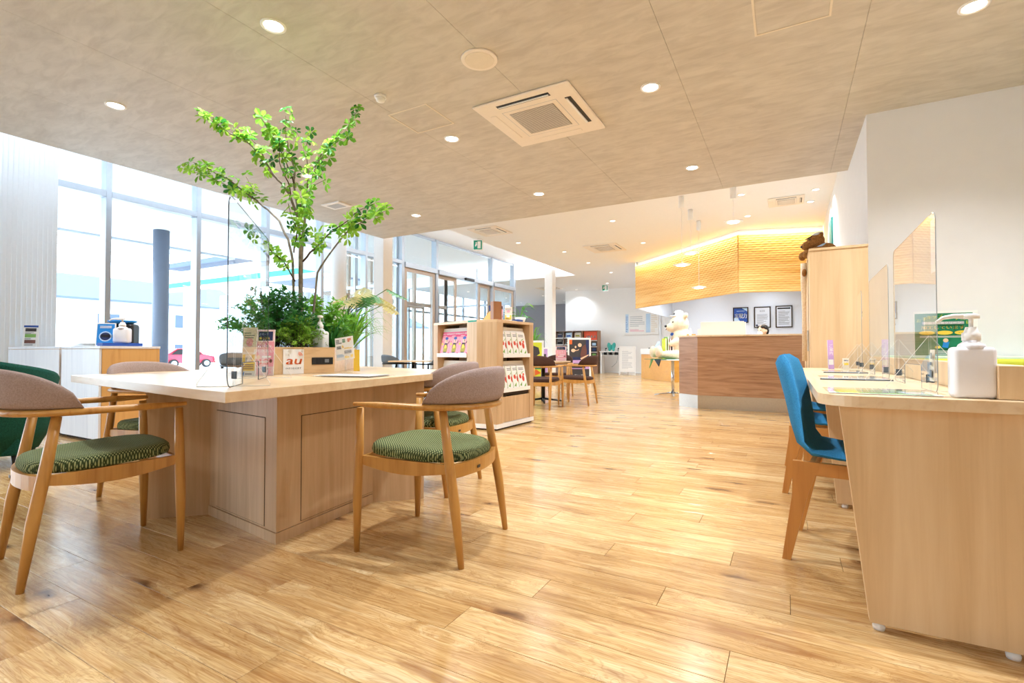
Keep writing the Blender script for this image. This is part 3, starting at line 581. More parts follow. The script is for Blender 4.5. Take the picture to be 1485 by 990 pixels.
# ================================================================== island table with its planter
TT = .76
A_, B_, C_, D_ = (-1.679, 1.006), (-3.635, 1.274), (-2.008, 2.929), (-4.35, 3.62)
tb = thing('island_table', 'large angular pale oak island table with cupboard base in the left foreground', 'table', (-2.7, 2.2, 0))
part('tabletop', MB().prism([A_, C_, D_, B_], TT-.038, TT, .0015), 'oakh', tb, w=True)
P_, L_, R_ = Vector((-2.094, 1.501)), Vector((-2.87, 1.604)), Vector((-2.182, 2.268)); Q_ = L_+R_-P_
part('body', MB().prism([P_, R_, Q_, L_], .052, TT-.0385, .001), 'oak', tb, w=True)
cen = (P_+Q_)/2
def inset(p, k): return Vector(p)+(cen-Vector(p)).normalized()*k
def outs(p, k): return inset(p, -k)
part('plinth', MB().prism([outs(p, .006) for p in (P_, R_, Q_, L_)], 0, .05), 'oak', tb, w=True)
for p, q, a, b, flip in ((P_, L_, .135, .80, 1), (P_, R_, .19, .93, -1)):
    u = (q-p).normalized(); n = Vector((u.y, -u.x)); n = n if n.dot(p-cen) > 0 else -n
    s0, s1 = p+u*(q-p).length*a, p+u*(q-p).length*b
    g = MB(); g.obox(s0+n*.0008, s1+n*.0008, .0016, .062, .582); part('door_gap', g, 'gapdark', tb, w=True)
    dr = MB(); dr.obox(s0+u*.0025+n*.0016, s1-u*.0025+n*.0016, .003, .064, .579, .0004); part('door', dr, 'oak', tb, w=True)
mb = MB(); mb.obox((-3.03, 1.39), (-1.965, 2.415), .032, 0, TT-.0385); part('end_panel', mb, 'oak', tb, w=True)
mb = MB(); mb.obox((-3.75, 2.25), (-2.75, 3.2), .032, 0, TT-.0385); part('end_panel', mb, 'oak', tb, w=True)
mb = MB(); mb.prism([(-3.1, 2.5), (-2.75, 2.85), (-3.6, 3.25)], 0, TT-.0385); part('rear_cupboard', mb, 'oak', tb, w=True)
# planter box
PZ = .925; pp = [Vector(q) for q in ((-2.70, 1.72), (-2.60, 2.28), (-3.19, 3.02), (-3.62, 2.45))]
pc = sum((Vector(q) for q in pp), Vector((0, 0)))/4
pl = thing('planter_box', 'angular pale wood planter box standing on the island table', 'planter', (pc.x, pc.y, TT))
for i in range(4):
    p, q = pp[i], pp[(i+1) % 4]; u = (q-p).normalized(); n = Vector((-u.y, u.x)); n = n if n.dot(pc-p) > 0 else -n
    mb = MB(); mb.obox(p+n*.009, q+n*.009, .018, TT+.0005, PZ, .001); part('side_panel', mb, 'oakhy', pl, w=True)
inn = [p+(pc-p)*.06 for p in pp]; part('soil', MB().prism(inn, TT+.002, PZ-.03), plain('potting_soil', '#33281f', .95, var=.4, bump=.8), pl, w=True)
u = (pp[1]-pp[0]).normalized(); n = Vector((u.y, -u.x))
if n.dot(pp[0]-pc) < 0: n = -n
def pf(t, z, o=0): q = pp[0]+u*t+n*o; return Vector((q.x, q.y, z))
m3 = Matrix((Vector((u.x, u.y, 0)), Vector((-n.x, -n.y, 0)), Vector((0, 0, 1)))).transposed().to_4x4()
def onface(t, z): m = m3.copy(); m.translation = pf(t, z, 0); return m
mb = MB(); mb.box(0, .145, -.006, -.0005, 0, .045, .002, mat=onface(.41, TT+.055)); sk = part('socket_module', mb, 'dark', pl, w=True)
mb = MB(); mb.box(.03, .06, -.008, -.006, .008, .035, .001, mat=onface(.41, TT+.055)); part('socket', mb, 'inkblack', sk, w=True)
mb = MB(); mb.box(.085, .115, -.008, -.006, .012, .034, .001, mat=onface(.41, TT+.055)); part('socket', mb, 'ink', sk, w=True)
cd_ = thing('sign_card', 'white rounded card with orange lettering leaning on the planter box', 'sign', pf(.21, TT, .03))
mb = MB(); mb.box(0, .13, -.006, -.002, .001, .152, mat=onface(.225, TT)); part('card', mb, 'white', cd_, w=True)
P = Print(pf(.225, TT, .0065), (u.x, u.y, 0), (0, 0, 1)); P.text(.014, .06, .052, 'au', 'print_orange', width=.094, shear=.25, bold=True); P.text(.012, .03, .011, 'Wi-Fiつかえます', 'inkblack', width=.1)
for k, r in ((0, .01), (1, .017), (2, .024)):
    a = [(.092+math.cos(t)*r, .108+math.sin(t)*r) for t in [math.radians(10+i*16) for i in range(6)]]; b = [(.092+math.cos(t)*(r+.0035), .108+math.sin(t)*(r+.0035)) for t in [math.radians(90-i*16) for i in range(6)]]
    P.poly(a+b, 'print_orange')
P.done(cd_)
# ------------------------------------------------------------------ tall tree with palmate leaves
PC = (pc.x+.02, pc.y-.02)
TD = 3.50
def cp(x, y, dz=0): return PX(250+x/3.094, 140+y/3.094, TD+dz)
branches = [
 ([(575, 940), (572, 760), (575, 640), (560, 540), (530, 440), (470, 370), (400, 270), (340, 210), (280, 180), (200, 125), (110, 75)], .0135, -.35, 16),
 ([(545, 930), (540, 740), (520, 640), (480, 560), (430, 510), (370, 460), (290, 420), (200, 380), (130, 350), (60, 330)], .0105, .25, 15),
 ([(370, 460), (250, 370), (170, 330), (95, 295)], .005, .2, 7),
 ([(340, 450), (360, 410), (330, 360)], .004, .3, 3),
 ([(580, 945), (580, 700), (590, 560), (600, 480), (620, 380), (650, 290), (700, 220), (760, 170), (830, 65)], .0125, .3, 15),
 ([(655, 290), (700, 235), (780, 178)], .004, .25, 4),
 ([(575, 640), (562, 520), (545, 400), (550, 330), (520, 240), (508, 150), (508, 85)], .010, -.1, 10),
 ([(545, 390), (500, 270), (450, 180), (395, 95)], .005, -.3, 7),
 ([(600, 480), (610, 350), (600, 230), (613, 145)], .006, .35, 7),
 ([(600, 270), (560, 160)], .004, .4, 3),
 ([(585, 740), (640, 680), (700, 620), (780, 560), (840, 510), (905, 480)], .007, -.25, 10),
 ([(622, 950), (650, 790), (715, 690), (790, 600), (880, 540), (962, 510)], .009, -.35, 11),
 ([(550, 830), (500, 740), (450, 700), (400, 640), (358, 598)], .006, -.2, 8),
 ([(470, 370), (430, 330), (400, 240), (330, 160), (290, 140)], .006, .1, 8),
 ([(530, 440), (520, 380), (480, 300), (480, 220), (485, 190)], .005, -.3, 5),
 ([(560, 520), (600, 450), (640, 400), (690, 370)], .005, -.35, 5),
 ([(570, 640), (600, 600), (650, 640), (690, 630)], .004, -.45, 4),
 ([(545, 700), (560, 600), (540, 560), (520, 480)], .005, -.4, 6),
 ([(575, 560), (590, 500), (570, 440)], .005, -.4, 5),
]
tree = thing('indoor_tree', 'tall slender tree with bright palmate leaves rising from the planter', 'plant', (PC[0], PC[1], PZ-.03))
rt = random.Random(11)
leafM = []
for kind, mname in enumerate(('leaf_bright', 'leaf_mid', 'leaf_dark')):
    for v in range(2):
        mb = MB(); nl = 5+v; base = rt.uniform(0, 1)
        for k in range(nl):
            a = base+2*math.pi*k/nl*.92+rt.uniform(-.15, .15); L = rt.uniform(.044, .056); w = L*.26; dr = rt.uniform(-.25, .1)
            c, s = math.cos(a), math.sin(a); 
            def q(l, o, h): return Vector((c*l-s*o, s*l+c*o, h+l*dr))
            pts = [q(.004, 0, 0), q(L*.45, w*.8, .004), q(L*.75, w, .004), q(L, 0, -.002), q(L*.75, -w, .004), q(L*.45, -w*.8, .004), q(L*.6, 0, -.003)]
            mb._new(pts, [(0, 6, 1), (1, 6, 2), (2, 6, 3), (3, 6, 4), (4, 6, 5), (5, 6, 0)])
        bm = mb.bm; me = bpy.data.meshes.new('leaf_cluster'); bm.to_mesh(me); bm.free(); me.materials.append(M[mname]); leafM.append(me)
TI = rootmat(tree).inverted()
for pts, r0, dep, nl in branches:
    root = pts[0]; n = len(pts); main = pts[0][1] > 900
    W3 = []
    for i, p in enumerate(pts):
        f = i/(n-1); W3.append(cp(p[0], p[1], (dep*f**1.3 if main else dep*(.45+.55*f))))
    if main: W3[0].z = PZ-.04; q = Vector((PC[0], PC[1], 0)); W3[0].x += (q.x-W3[0].x)*.2; W3[0].y += (q.y-W3[0].y)*.2
    # resample smoothly
    S = []
    for i in range(n-1):
        for t in (0, .33, .66): S.append(W3[i].lerp(W3[i+1], t)+Vector((rt.uniform(-1, 1), rt.uniform(-1, 1), rt.uniform(-1, 1)))*.004)
    S.append(W3[-1]); S[0] = W3[0]
    rad = [max(.0016, r0*(1-.88*i/(len(S)-1))) for i in range(len(S))]
    mb = MB().tube(S, rad, 6); br = part('trunk' if main and r0 > .010 else 'branch', mb, 'bark' if r0 > .008 else 'twig', tree, w=True)
    m0 = int(len(S)*(.52 if main and r0 > .008 else .2)) if main else int(len(S)*.15)
    for k in range(nl):
        f = (k+rt.uniform(.2, .8))/nl; i = m0+f*(len(S)-1-m0); p = S[int(i)].lerp(S[min(int(i)+1, len(S)-1)], i % 1)
        if k == nl-1: p = S[-1]
        for z in range(2 if rt.random() < .6 else 1):
            o = bpy.data.objects.new('leaf_cluster', leafM[rt.choices((0, 1, 2, 3, 4, 5), (6, 6, 4, 4, 1, 1) if p.x < PC[0]-.1 or p.z < 2 else (2, 2, 4, 4, 3, 3))[0]])
            off_ = Vector((rt.uniform(-1, 1), rt.uniform(-1, 1), rt.uniform(-.6, 1))); off_.normalize(); off_ *= rt.uniform(.018, .05)
            nrm = (off_.normalized()+Vector((0, -.5, .5))+Vector((rt.uniform(-1, 1), rt.uniform(-1, 1), rt.uniform(-1, 1)))*.5).normalized()
            m = Matrix.Translation(TI @ (p+off_)) @ nrm.to_track_quat('Z', 'Y').to_matrix().to_4x4() @ Matrix.Rotation(rt.uniform(0, 6), 4, 'Z') @ Matrix.Scale(rt.uniform(.85, 1.2), 4)
            COL.objects.link(o); o.parent = tree; o.matrix_basis = m
# ------------------------------------------------------------------ bushy plants in the planter
def bush(name, label, c, rx, ry, h, nst, mat, leaf, seed, droop=.3, per=14):
    rb = random.Random(seed); t = thing(name, label, 'plant', (c[0], c[1], PZ-.03)); st = MB(); lf = MB()
    for i in range(nst):
        a = rb.uniform(0, 2*math.pi); k = rb.random()**.6; tip = Vector((math.cos(a)*rx*k, math.sin(a)*ry*k, h*(1-.55*k*k)*rb.uniform(.6, 1.05))); b0 = Vector((math.cos(a)*rx*.2*k, math.sin(a)*ry*.2*k, 0))
        pts = []
        for j in range(6):
            f = j/5; p = b0.lerp(tip, f); p.z = tip.z*math.sin(f*math.pi*.5)**.8-droop*h*max(0, f-.75)**2*k*4; pts.append(p)
        st.tube(pts, [.0022*(1-.7*j/5) for j in range(6)], 3, cap=False)
        for j in range(per):
            f = .25+.75*j/per; q = f*5; p = pts[int(min(q, 4))].lerp(pts[int(min(q, 4))+1], q-int(min(q, 4)))
            for s in (-1, 1):
                d = Vector((rb.uniform(-1, 1), rb.uniform(-1, 1), rb.uniform(-.4, .7))).normalized(); L = leaf*rb.uniform(.7, 1.3); w = L*.3; sd = d.cross(Vector((rb.uniform(-1, 1), rb.uniform(-1, 1), 1))).normalized()*w
                o = p+d*L*.35; lf._new([p, o+d*L*.2+sd, p+d*L*1.3, o+d*L*.2-sd], [(0, 1, 2, 3)])
    s = part('stems', st, 'twig', t); f = part('foliage', lf, mat, t); f['kind'] = 'stuff'; return t
bush('fern', 'dark green feathery fern at the left back of the planter', (-2.98, 2.10), .36, .32, .46, 110, 'fern_dark', .023, 1, per=24)
bush('fern', 'fresh light green fern bulging over the middle front of the planter', (-2.74, 2.1), .2, .19, .24, 110, 'fern_green', .013, 2, .5, per=26)
bush('leafy_bush', 'leafy green bush behind the light fern under the tree', (-3.0, 2.50), .34, .34, .42, 75, 'leaf_mid', .034, 3, per=14)
def strap_plant(name, label, c, n, R, h, mat, seed, cat='plant', z=PZ-.03, w=.008):
    rb = random.Random(seed); t = thing(name, label, cat, (c[0], c[1], z)); mb = MB()
    for i in range(n):
        a = rb.uniform(0, 2*math.pi); r = R*rb.uniform(.5, 1.1); hh = h*rb.uniform(.5, 1.1); L = []; ww = w*rb.uniform(.7, 1.2); s = Vector((-math.sin(a), math.cos(a), 0))
        for j in range(8):
            f = j/7; p = Vector((math.cos(a)*r*f, math.sin(a)*r*f, hh*math.sin(f*math.pi*.78))); k = ww*(math.sin(min(1, f*1.1+.15)*math.pi)*.9+.12); L.append((p-s*k, p+Vector((0, 0, -k*.4)), p+s*k))
        mb.grid([list(q) for q in zip(*L)])
    o = part('blades', mb, mat, t); o['kind'] = 'stuff'; return t
strap_plant('spider_plant', 'spider plant with long arching blades at the right end of the planter', (-2.93, 2.72), 85, .36, .30, 'leaf_mid', 5)
strap_plant('spider_plant', 'small dark strap-leaved plant hanging over the planter behind the leaflet', (-2.78, 2.42), 34, .24, .2, 'leaf_dark', 6)
# big split-leaf plant standing behind the table near the glass
def split_leaf_plant(label, loc, H, n, R, mats, seed, bias=(.17, .12), L0=.2):
    rb = random.Random(seed); t = thing('split_leaf_plant', label, 'plant', loc)
    for i in range(n):
        a = 2*math.pi*i/n+rb.uniform(-.3, .3); L = L0*rb.uniform(.8, 1.15); hh = H*rb.uniform(.72, 1); r = R*rb.uniform(.4, 1)
        tip = Vector((math.cos(a)*r+bias[0], math.sin(a)*r+bias[1], hh)); part('stem', MB().tube([(0, 0, 0), (tip.x*.35, tip.y*.35, hh*.7), tip], [.005, .004, .003], 5), 'leaf_dark', t)
        mb = MB(); d = Vector((math.cos(a), math.sin(a), -.5)).normalized(); s = d.cross(Vector((0, 0, 1))).normalized()
        rows = 6
        mb._new([tip-s*.012, tip+s*.012, tip+d*L+s*.006, tip+d*L-s*.006], [(0, 1, 2, 3)])
        for k in range(rows):
            f = (k+.3)/rows; W_ = L*.5*math.sin(math.pi*(.2+.75*f)); c0 = tip+d*L*f; c1 = tip+d*L*(f+.12)
            for sg in (-1, 1): e = s*sg*W_+d*L*.1+Vector((0, 0, -W_*.3)); mb._new([c0, c0.lerp(c0+e, .5)-d*.01, c0+e, c1.lerp(c1+e*.8, .6), c1], [(0, 1, 2, 3, 4)])
        part('leaf', mb, mats[i % len(mats)], t)
    return t
split_leaf_plant('plant with deeply cut drooping leaves leaning out of the right back of the planter', (-3.17, 2.84, PZ-.03), .52, 11, .2, ('leaf_pale', 'leaf_dark', 'leaf_pale'), 4)
# ------------------------------------------------------------------ pump bottles
def bottle(name, label, loc, rot, w, d, h, neck=True, nozzle=1, mat='bottle'):
    t = thing('pump_bottle', label, 'bottle', loc, rot)
    part('body', MB().box(-w/2, w/2, -d/2, d/2, 0, h, min(w, d)*.2, 4), mat, t, smooth=True)
    part('neck', MB().lathe([(w*.36, h-.006), (w*.30, h+.008), (w*.2, h+.016), (w*.2, h+.03)], n=24), mat, t)
    cp_ = part('collar', MB().lathe([(w*.22, h+.02), (w*.22, h+.042), (w*.17, h+.046), (w*.13, h+.062), (w*.11, h+.062)], n=24), 'white', t)
    pm = MB(); pm.lathe([(w*.055, h+.06), (w*.055, h+.092)], n=12); pm.lathe([(w*.2, h+.088), (w*.2, h+.1), (w*.1, h+.104)], n=16)
    sgn = nozzle; pm.tube([(0, 0, h+.095), (sgn*w*.4, 0, h+.097), (sgn*w*.66, 0, h+.092), (sgn*w*.82, 0, h+.078)], [w*.09, w*.07, w*.055, w*.045], 8); part('pump', pm, 'white', t)
    return t
bottle('b', 'translucent white pump bottle standing in the right corner of the planter box', (-2.70, 2.245, .897), .3, .098, .075, .135, nozzle=-1, mat=plain('clear_gel_plastic', '#dfe5e8', .25))
# bottle on planter's front edge: sits on the table in front of it
# ------------------------------------------------------------------ acrylic shield on the island table
def shield(label, a, b, z, h, lean=0, sticker=None, r=.05, edge_r=.0014):
    a, b = Vector(a), Vector(b); u = (b-a).normalized(); L = (b-a).length; t = thing('acrylic_shield', label, 'screen', ((a.x+b.x)/2, (a.y+b.y)/2, z))
    nrm = Vector((u.y, -u.x)); out = []
    for cx, cy, s0 in ((r, r, 180), (L-r, r, 270), (L-r, h-r, 0), (r, h-r, 90)):
        for k in range(5): g = math.radians(s0+k*22.5); out.append((cx+r*math.cos(g), cy+r*math.sin(g)))
    m = Matrix(((u.x, 0, nrm.x, a.x), (u.y, 0, nrm.y, a.y), (0, 1, 0, z+.001), (0, 0, 0, 1)))
    # frame: sheet with a paper slot at the bottom centre
    sl0, sl1, sh_ = L*.3, L*.7, .09
    out = [o for o in out]; k = 5
    pts = out[:5]+[(sl0, 0), (sl0, sh_), (sl1, sh_), (sl1, 0)]+out[5:]
    pts[4] = (r, 0)
    mb = MB(); mb.prism(pts, -.0015, .0015, mat=m); part('sheet', mb, 'acrylic', t, w=True)
    e = MB(); ring = [m @ Vector((x, y, 0)) for x, y in pts]; e.tube(ring+[ring[0]], edge_r, 4, cap=False); part('polished_edge', e, 'edge' if edge_r > .002 else 'edgesoft', t, w=True)
    for f in (.13, .87):
        c = a+u*L*f
        for s in (-1, 1):
            mb = MB(); q = Matrix(((nrm.x*s, 0, u.x, c.x), (nrm.y*s, 0, u.y, c.y), (0, 1, 0, z+.001), (0, 0, 0, 1)))
            tri = [(.003, 0), (.13, 0), (.13, .012), (.003, .2)]; mb.prism(tri, -.0015, .0015, mat=q); ft = part('foot', mb, 'acrylic', t, w=True)
            e = MB(); rg = [q @ Vector((x, y, 0)) for x, y in tri]; e.tube(rg+[rg[0]], .001, 4, cap=False); part('foot_edge', e, 'edgelight', ft, w=True)
        mb = MB(); mb.box(-.012, .012, -.004, .004, .0, .03, mat=Matrix.Translation((c.x, c.y, z+.03))); part('clip', mb, 'edge', t, w=True)
    if sticker:
        P = Print(m @ Vector((sticker*.02+.0, h-.21, .003)), m.to_3x3() @ Vector((1, 0, 0)), (0, 0, 1)); P.rect(0.012, 0, .075, .19, 'white'); P.lines(.018, .08, .07, .18, 8, 'ink'); P.rect(.018, .045, .07, .06, 'print_brown'); P.rect(.018, .02, .045, .038, 'print_leaf'); P.rect(.05, .02, .07, .038, 'print_redorange'); P.done(t, 'sticker')
    return t
shield('tall clear acrylic screen standing on the near corner of the island table', (-1.845, 1.111), (-2.46, 1.705), TT, .74, edge_r=.0023)
# brochures behind it
def leaflet(label, p, q, z, h, draw, lean=.03):
    p, q = Vector(p), Vector(q); u = (q-p).normalized(); n = Vector((u.y, -u.x)); w = (q-p).length
    t = thing('leaflet_stand', label, 'leaflet', ((p.x+q.x)/2, (p.y+q.y)/2, z))
    v = Vector((-n.x*lean*3, -n.y*lean*3, 1)).normalized(); m = Matrix(((u.x, -n.x, v.x, p.x), (u.y, -n.y, v.y, p.y), (0, 0, v.z, z+.001), (0, 0, 0, 1)))
    part('leaflets', MB().box(0, w, .0, .006, .002, h, mat=m), 'paper', t, w=True)
    part('holder', MB().box(-.003, w+.003, -.004, -.002, 0, h*.45, mat=m).box(-.003, w+.003, .008, .01, 0, h*.8, mat=m).box(-.003, w+.003, -.004, .03, 0, .002, mat=m), 'acrylic', t, w=True)
    P = Print(m @ Vector((0, -.0005, 0)), (u.x, u.y, 0), v, .0004); draw(P, w, h); P.done(t); return t
def draw_yellow(P, w, h):
    P.rect(0, h*.5, w, h, 'print_beige'); P.ell(w*.5, h*.7, w*.25, h*.09, 'print_rose'); P.lines(w*.1, h*.78, w*.9, h*.92, 3, 'ink'); P.rect(w*.05, h*.12, w*.95, h*.45, 'print_yellow'); P.rect(w*.25, h*.3, w*.7, h*.44, 'white'); P.text(w*.3, h*.35, h*.05, 'お得', 'print_navy'); P.lines(w*.1, h*.15, w*.9, h*.27, 3, 'print_brown'); P.poly([(w*.08, h*.06), (w*.25, h*.1), (w*.2, h*.02)], 'print_blue'); P.rect(w*.3, h*.045, w*.8, h*.065, 'ink')
def draw_pink(P, w, h):
    P.rect(0, 0, w, h, 'print_palepink'); P.rect(w*.1, h*.76, w*.9, h*.96, 'print_navy'); P.text(w*.15, h*.88, h*.04, 'スマート', 'print_sky', width=w*.5); P.text(w*.15, h*.79, h*.04, '乗りかえ', 'print_yellow', width=w*.6); P.rect(0, h*.2, w, h*.74, 'print_rose'); P.text(w*.08, h*.6, h*.06, 'お仕事も', 'white', width=w*.84); P.text(w*.08, h*.5, h*.06, 'お休みも', 'white', width=w*.84); P.rect(w*.35, h*.39, w*.85, h*.43, 'white'); P.rect(w*.2, h*.28, w*.7, h*.32, 'white'); P.ell(w*.15, h*.4, w*.1, h*.05, 'print_skin'); P.ell(w*.85, h*.32, w*.08, h*.04, 'print_brown'); P.lines(w*.1, h*.04, w*.9, h*.17, 4, 'print_rose')
leaflet('yellow and white leaflet in a clear holder beside the island screen', (-2.60, 1.643), (-2.535, 1.68), TT, .27, draw_yellow)
leaflet('pink leaflet in a clear holder in front of the planter box', (-2.615, 1.735), (-2.535, 1.79), TT, .262, draw_pink)
t = thing('price_card_stand', 'clear stand holding a white and yellow leaflet at the right end of the planter', 'card stand', (-2.52, 2.30, TT), math.radians(22))
part('base', MB().lathe([(.05, 0), (.05, .004), (.008, .008), (.006, .04)], n=20), 'acrylic', t); part('post', MB().tube([(0, 0, .01), (0, 0, .09)], .006, 8), 'acrylic', t)
mm = Matrix.Translation((0, 0, .085)) @ Matrix.Rotation(math.radians(-8), 4, 'X') @ Matrix.Rotation(math.radians(-9), 4, 'Y')
part('card', MB().box(-.062, .062, -.001, .001, 0, .15, mat=mm), 'paper', t)
rm = rootmat(t) @ mm; P = Print(rm @ Vector((-.062, -.0015, 0)), rm.to_3x3() @ Vector((1, 0, 0)), rm.to_3x3() @ Vector((0, 0, 1)), .0003)
for i, (x, y, w_, h_, c) in enumerate(((.005, .11, .04, .03, 'ink'), (.05, .115, .02, .025, 'print_green'), (.085, .115, .025, .025, 'print_orange'), (.06, .07, .055, .01, 'print_yellow'), (.01, .075, .03, .02, 'ink'), (.045, .08, .015, .018, 'print_yellow'), (.005, .02, .05, .02, 'print_sky'), (.06, .04, .05, .02, 'ink'), (.1, .01, .018, .02, 'print_yellow'), (.06, .01, .03, .015, 'print_yellow'))): P.lines(x, y, x+w_, y+h_, 3, c, .6)
P.done(t)
part('yellow_card', MB().box(.05, .09, .012, .014, .01, .15), 'print_yellow', t)
# clear folder with papers lying on the table
t = thing('clear_folder', 'clear folder with white papers lying near the table edge before the planter', 'folder', (-2.13, 1.98, TT), math.radians(12))
part('sheet', MB().box(-.2, .2, -.12, .14, .0005, .0035), 'acrylic', t); part('papers', MB().box(-.17, .18, -.10, .12, .0037, .007), 'paper', t); part('upper_papers', MB().box(-.12, .19, -.11, .1, .0072, .0085), 'print_gray', t)
# ================================================================== felt-backed armchairs
def felt_chair(label, seatmat='greenfab', backmat='mauve', wd='chairwood', name='felt_chair', group=None, badge=True):
    t = thing(name, label, 'chair', (0, 0, 0), 0, group)
    # legs: front pair straight, rear pair raked
    for s in (-1, 1):
        part('leg', MB().tube([(.262, s*.255, .0), (.260, s*.254, .25), (.255, s*.25, .45), (.250, s*.25, .645)], [.0125, .021, .0205, .016], 12), wd, t)
        part('leg', MB().tube([(-.258, s*.245, .0), (-.225, s*.24, .25), (-.19, s*.232, .45), (-.160, s*.226, .645)], [.013, .022, .021, .017], 12), wd, t)
    g = MB()
    for x, y in ((.262, .255), (.262, -.255), (-.258, .245), (-.258, -.245)): g.lathe([(.0105, 0), (.011, .006)], (x, y), 10)
    part('glides', g, 'dark', t)
    # arm ring, flat section
    path = []; N = 26
    for s in (-1,):
        path += [(.275, s*.262), (.15, s*.268), (.03, s*.27)]
    for k in range(N+1):
        a = math.radians(-90-180*k/N); path.append((-.03+.275*math.cos(a)*.95, .27*math.sin(a)))
    path += [(.03, .27), (.15, .268), (.275, .262)]
    rows = []
    for i, (x, y) in enumerate(path):
        p = Vector((x, y, 0)); q = Vector((*path[max(i-1, 0)], 0)); r = Vector((*path[min(i+1, len(path)-1)], 0)); tg = (r-q).normalized(); nn = Vector((tg.y, -tg.x, 0))
        f = abs(i-(len(path)-1)/2)/((len(path)-1)/2); w = .030 if f < .6 else .030-.011*(f-.6)/.4*1.4; th = .0145; zc = .656+.006*f
        if i in (0, len(path)-1): w *= .55; th *= .6
        rows.append([p+nn*w*math.cos(b)+Vector((0, 0, zc+th*math.sin(b))) for b in [2*math.pi*k/10 for k in range(10)]])
    mb = MB(); mb.grid(rows, True, True); mb._new(rows[0], [tuple(range(10))]); mb._new(rows[-1], [tuple(range(9, -1, -1))]); part('arm_rail', mb, wd, t)
    # cushion standing on the back of the rail
    rows = []; K = 22
    for k in range(K+1):
        f = k/K*2-1; a = math.radians(180+f*78); cx, cy = -.03, 0; prof_h = .155*(max(0, 1-abs(f)**2.6))**.62+.004; thk = .034*(1-abs(f)**4)*.9+.006
        rx, ry = .262, .27; bx, by = cx+rx*math.cos(a), cy+ry*math.sin(a); nn = Vector((math.cos(a), math.sin(a), 0)); row = []
        for j in range(16):
            b = 2*math.pi*j/16; c_, s_ = math.cos(b), math.sin(b); sx = math.copysign(abs(c_)**.7, c_); sy = math.copysign(abs(s_)**.6, s_)
            z = .672+prof_h*(sy*.5+.5); o_ = thk*sx*(1-.25*(sy*.5+.5)); row.append(Vector((bx, by, z))+nn*(o_-.004+.02*(sy*.5+.5)))
        rows.append(row)
    mb = MB(); mb.grid(rows, True, True); mb._new(rows[0], [tuple(range(16))]); mb._new(rows[-1], [tuple(range(15, -1, -1))]); part('backrest', mb, backmat, t)
    # seat pad: rounded outline, dished top
    def outline(k, s=1.0): a = 2*math.pi*k/36; c_, s_ = math.cos(a), math.sin(a); x = math.copysign(abs(c_)**.55, c_)*.25; y = math.copysign(abs(s_)**.55, s_)*(.25 if x > 0 else .25-.05*(x/-.25)**2); return x*s+.01, y*s
    rows = []
    for s_, z in ((.90, .422), (.985, .428), (1.0, .442), (.985, .462), (.94, .474), (.8, .478), (.5, .470), (.2, .466)): rows.append([Vector((*outline(k, s_), z+.012*(outline(k, s_)[0])/.25)) for k in range(36)])
    mb = MB(); mb.grid(rows, True, True); mb._new(rows[0], [tuple(range(36))]); mb._new(rows[-1], [tuple(range(35, -1, -1))]); part('seat', mb, seatmat, t)
    for s in (-1, 1):
        mb = MB(); a = Vector((.255, s*.245)); b = Vector((-.20, s*.232)); rows = []
        for k in range(9):
            f = k/8; p = a.lerp(b, f); dz = .028*math.sin(math.pi*f); rows.append([Vector((p.x, p.y-s*.011, .43-.012*f)), Vector((p.x, p.y+s*.008, .43-.012*f)), Vector((p.x, p.y+s*.008, .395-.012*f-dz)), Vector((p.x, p.y-s*.011, .395-.012*f-dz))])
        mb.grid(rows, False, True); mb._new(rows[0], [(0, 1, 2, 3)]); mb._new(rows[-1], [(3, 2, 1, 0)]); part('side_rail', mb, wd, t)
    rows = []
    for k in range(9):
        f = k/4-1; y = .232*f; x = -.20-.045*(1-f*f); rows.append([Vector((x-.01, y, .418)), Vector((x+.01, y, .418)), Vector((x+.01, y, .36)), Vector((x-.01, y, .36))])
    mb = MB(); mb.grid(rows, False, True); rr_ = part('rear_rail', mb, wd, t)
    if badge: part('maker_plate', MB().box(-.2555, -.2535, .05, .078, .378, .39), 'dark', rr_)
    part('front_rail', MB().box(.245, .262, -.245, .245, .385, .425, .002), wd, t)
    return t
ch0 = felt_chair('felt-backed wooden armchair with olive seat pulled out on the right side of the island table')
ch0['group'] = 'green-seated chairs around the island table'
ch0.location = (-1.48, 1.915, 0); ch0.rotation_euler = (0, 0, math.radians(188))
dup(ch0, (-2.705, 1.03, 0), math.radians(81), 'large felt-backed armchair with green seat at the left edge before the island table')
dup(ch0, (-3.52, 1.74, 0), math.radians(10), 'felt-backed chair tucked in behind the left corner of the island table')
dup(ch0, (-2.13, 2.69, 0), math.radians(188), 'felt-backed chair tucked in behind the pulled-out chair, next to the magazine shelf')
# ================================================================== left background
def cabinet(name, label, x0, x1, y0, y1, z1, side='orangewood'):
    t = thing(name, label, 'cabinet', ((x0+x1)/2, (y0+y1)/2, 0))
    part('carcass', MB().box(x0+.003, x1, y0+.022, y1, .03, z1-.025, .001), side, t, w=True); part('plinth', MB().box(x0+.02, x1-.02, y0+.05, y1-.02, 0, .03), 'gapdark', t, w=True)
    part('worktop', MB().box(x0, x1+.004, y0, y1+.005, z1-.025, z1, .002), 'whiteglare', t, w=True)
    part('door', MB().box(x0+.004, x1-.004, y0, y0+.02, .035, z1-.03, .001), 'whiteglare', t, w=True)  # door front: window glare painted in as a white colour
    return t
cabinet('low_cabinet', 'low cabinet with glare-painted white door and orange oak side, right one of the window pair', -6.72, -5.86, 2.27, 2.80, .95)
cabinet('low_cabinet', 'low cabinet with glare-painted white door left of its twin, in front of the blinds', -8.2, -6.77, 2.27, 2.80, .95)
def at2(px, py, z):            # point of a horizontal plane z seen at a photo pixel
    d = PX(px, py, 1)-Vector((0, 0, CAMH)); k = (z-CAMH)/d.z; return Vector((0, 0, CAMH))+d*k
CZ = .951
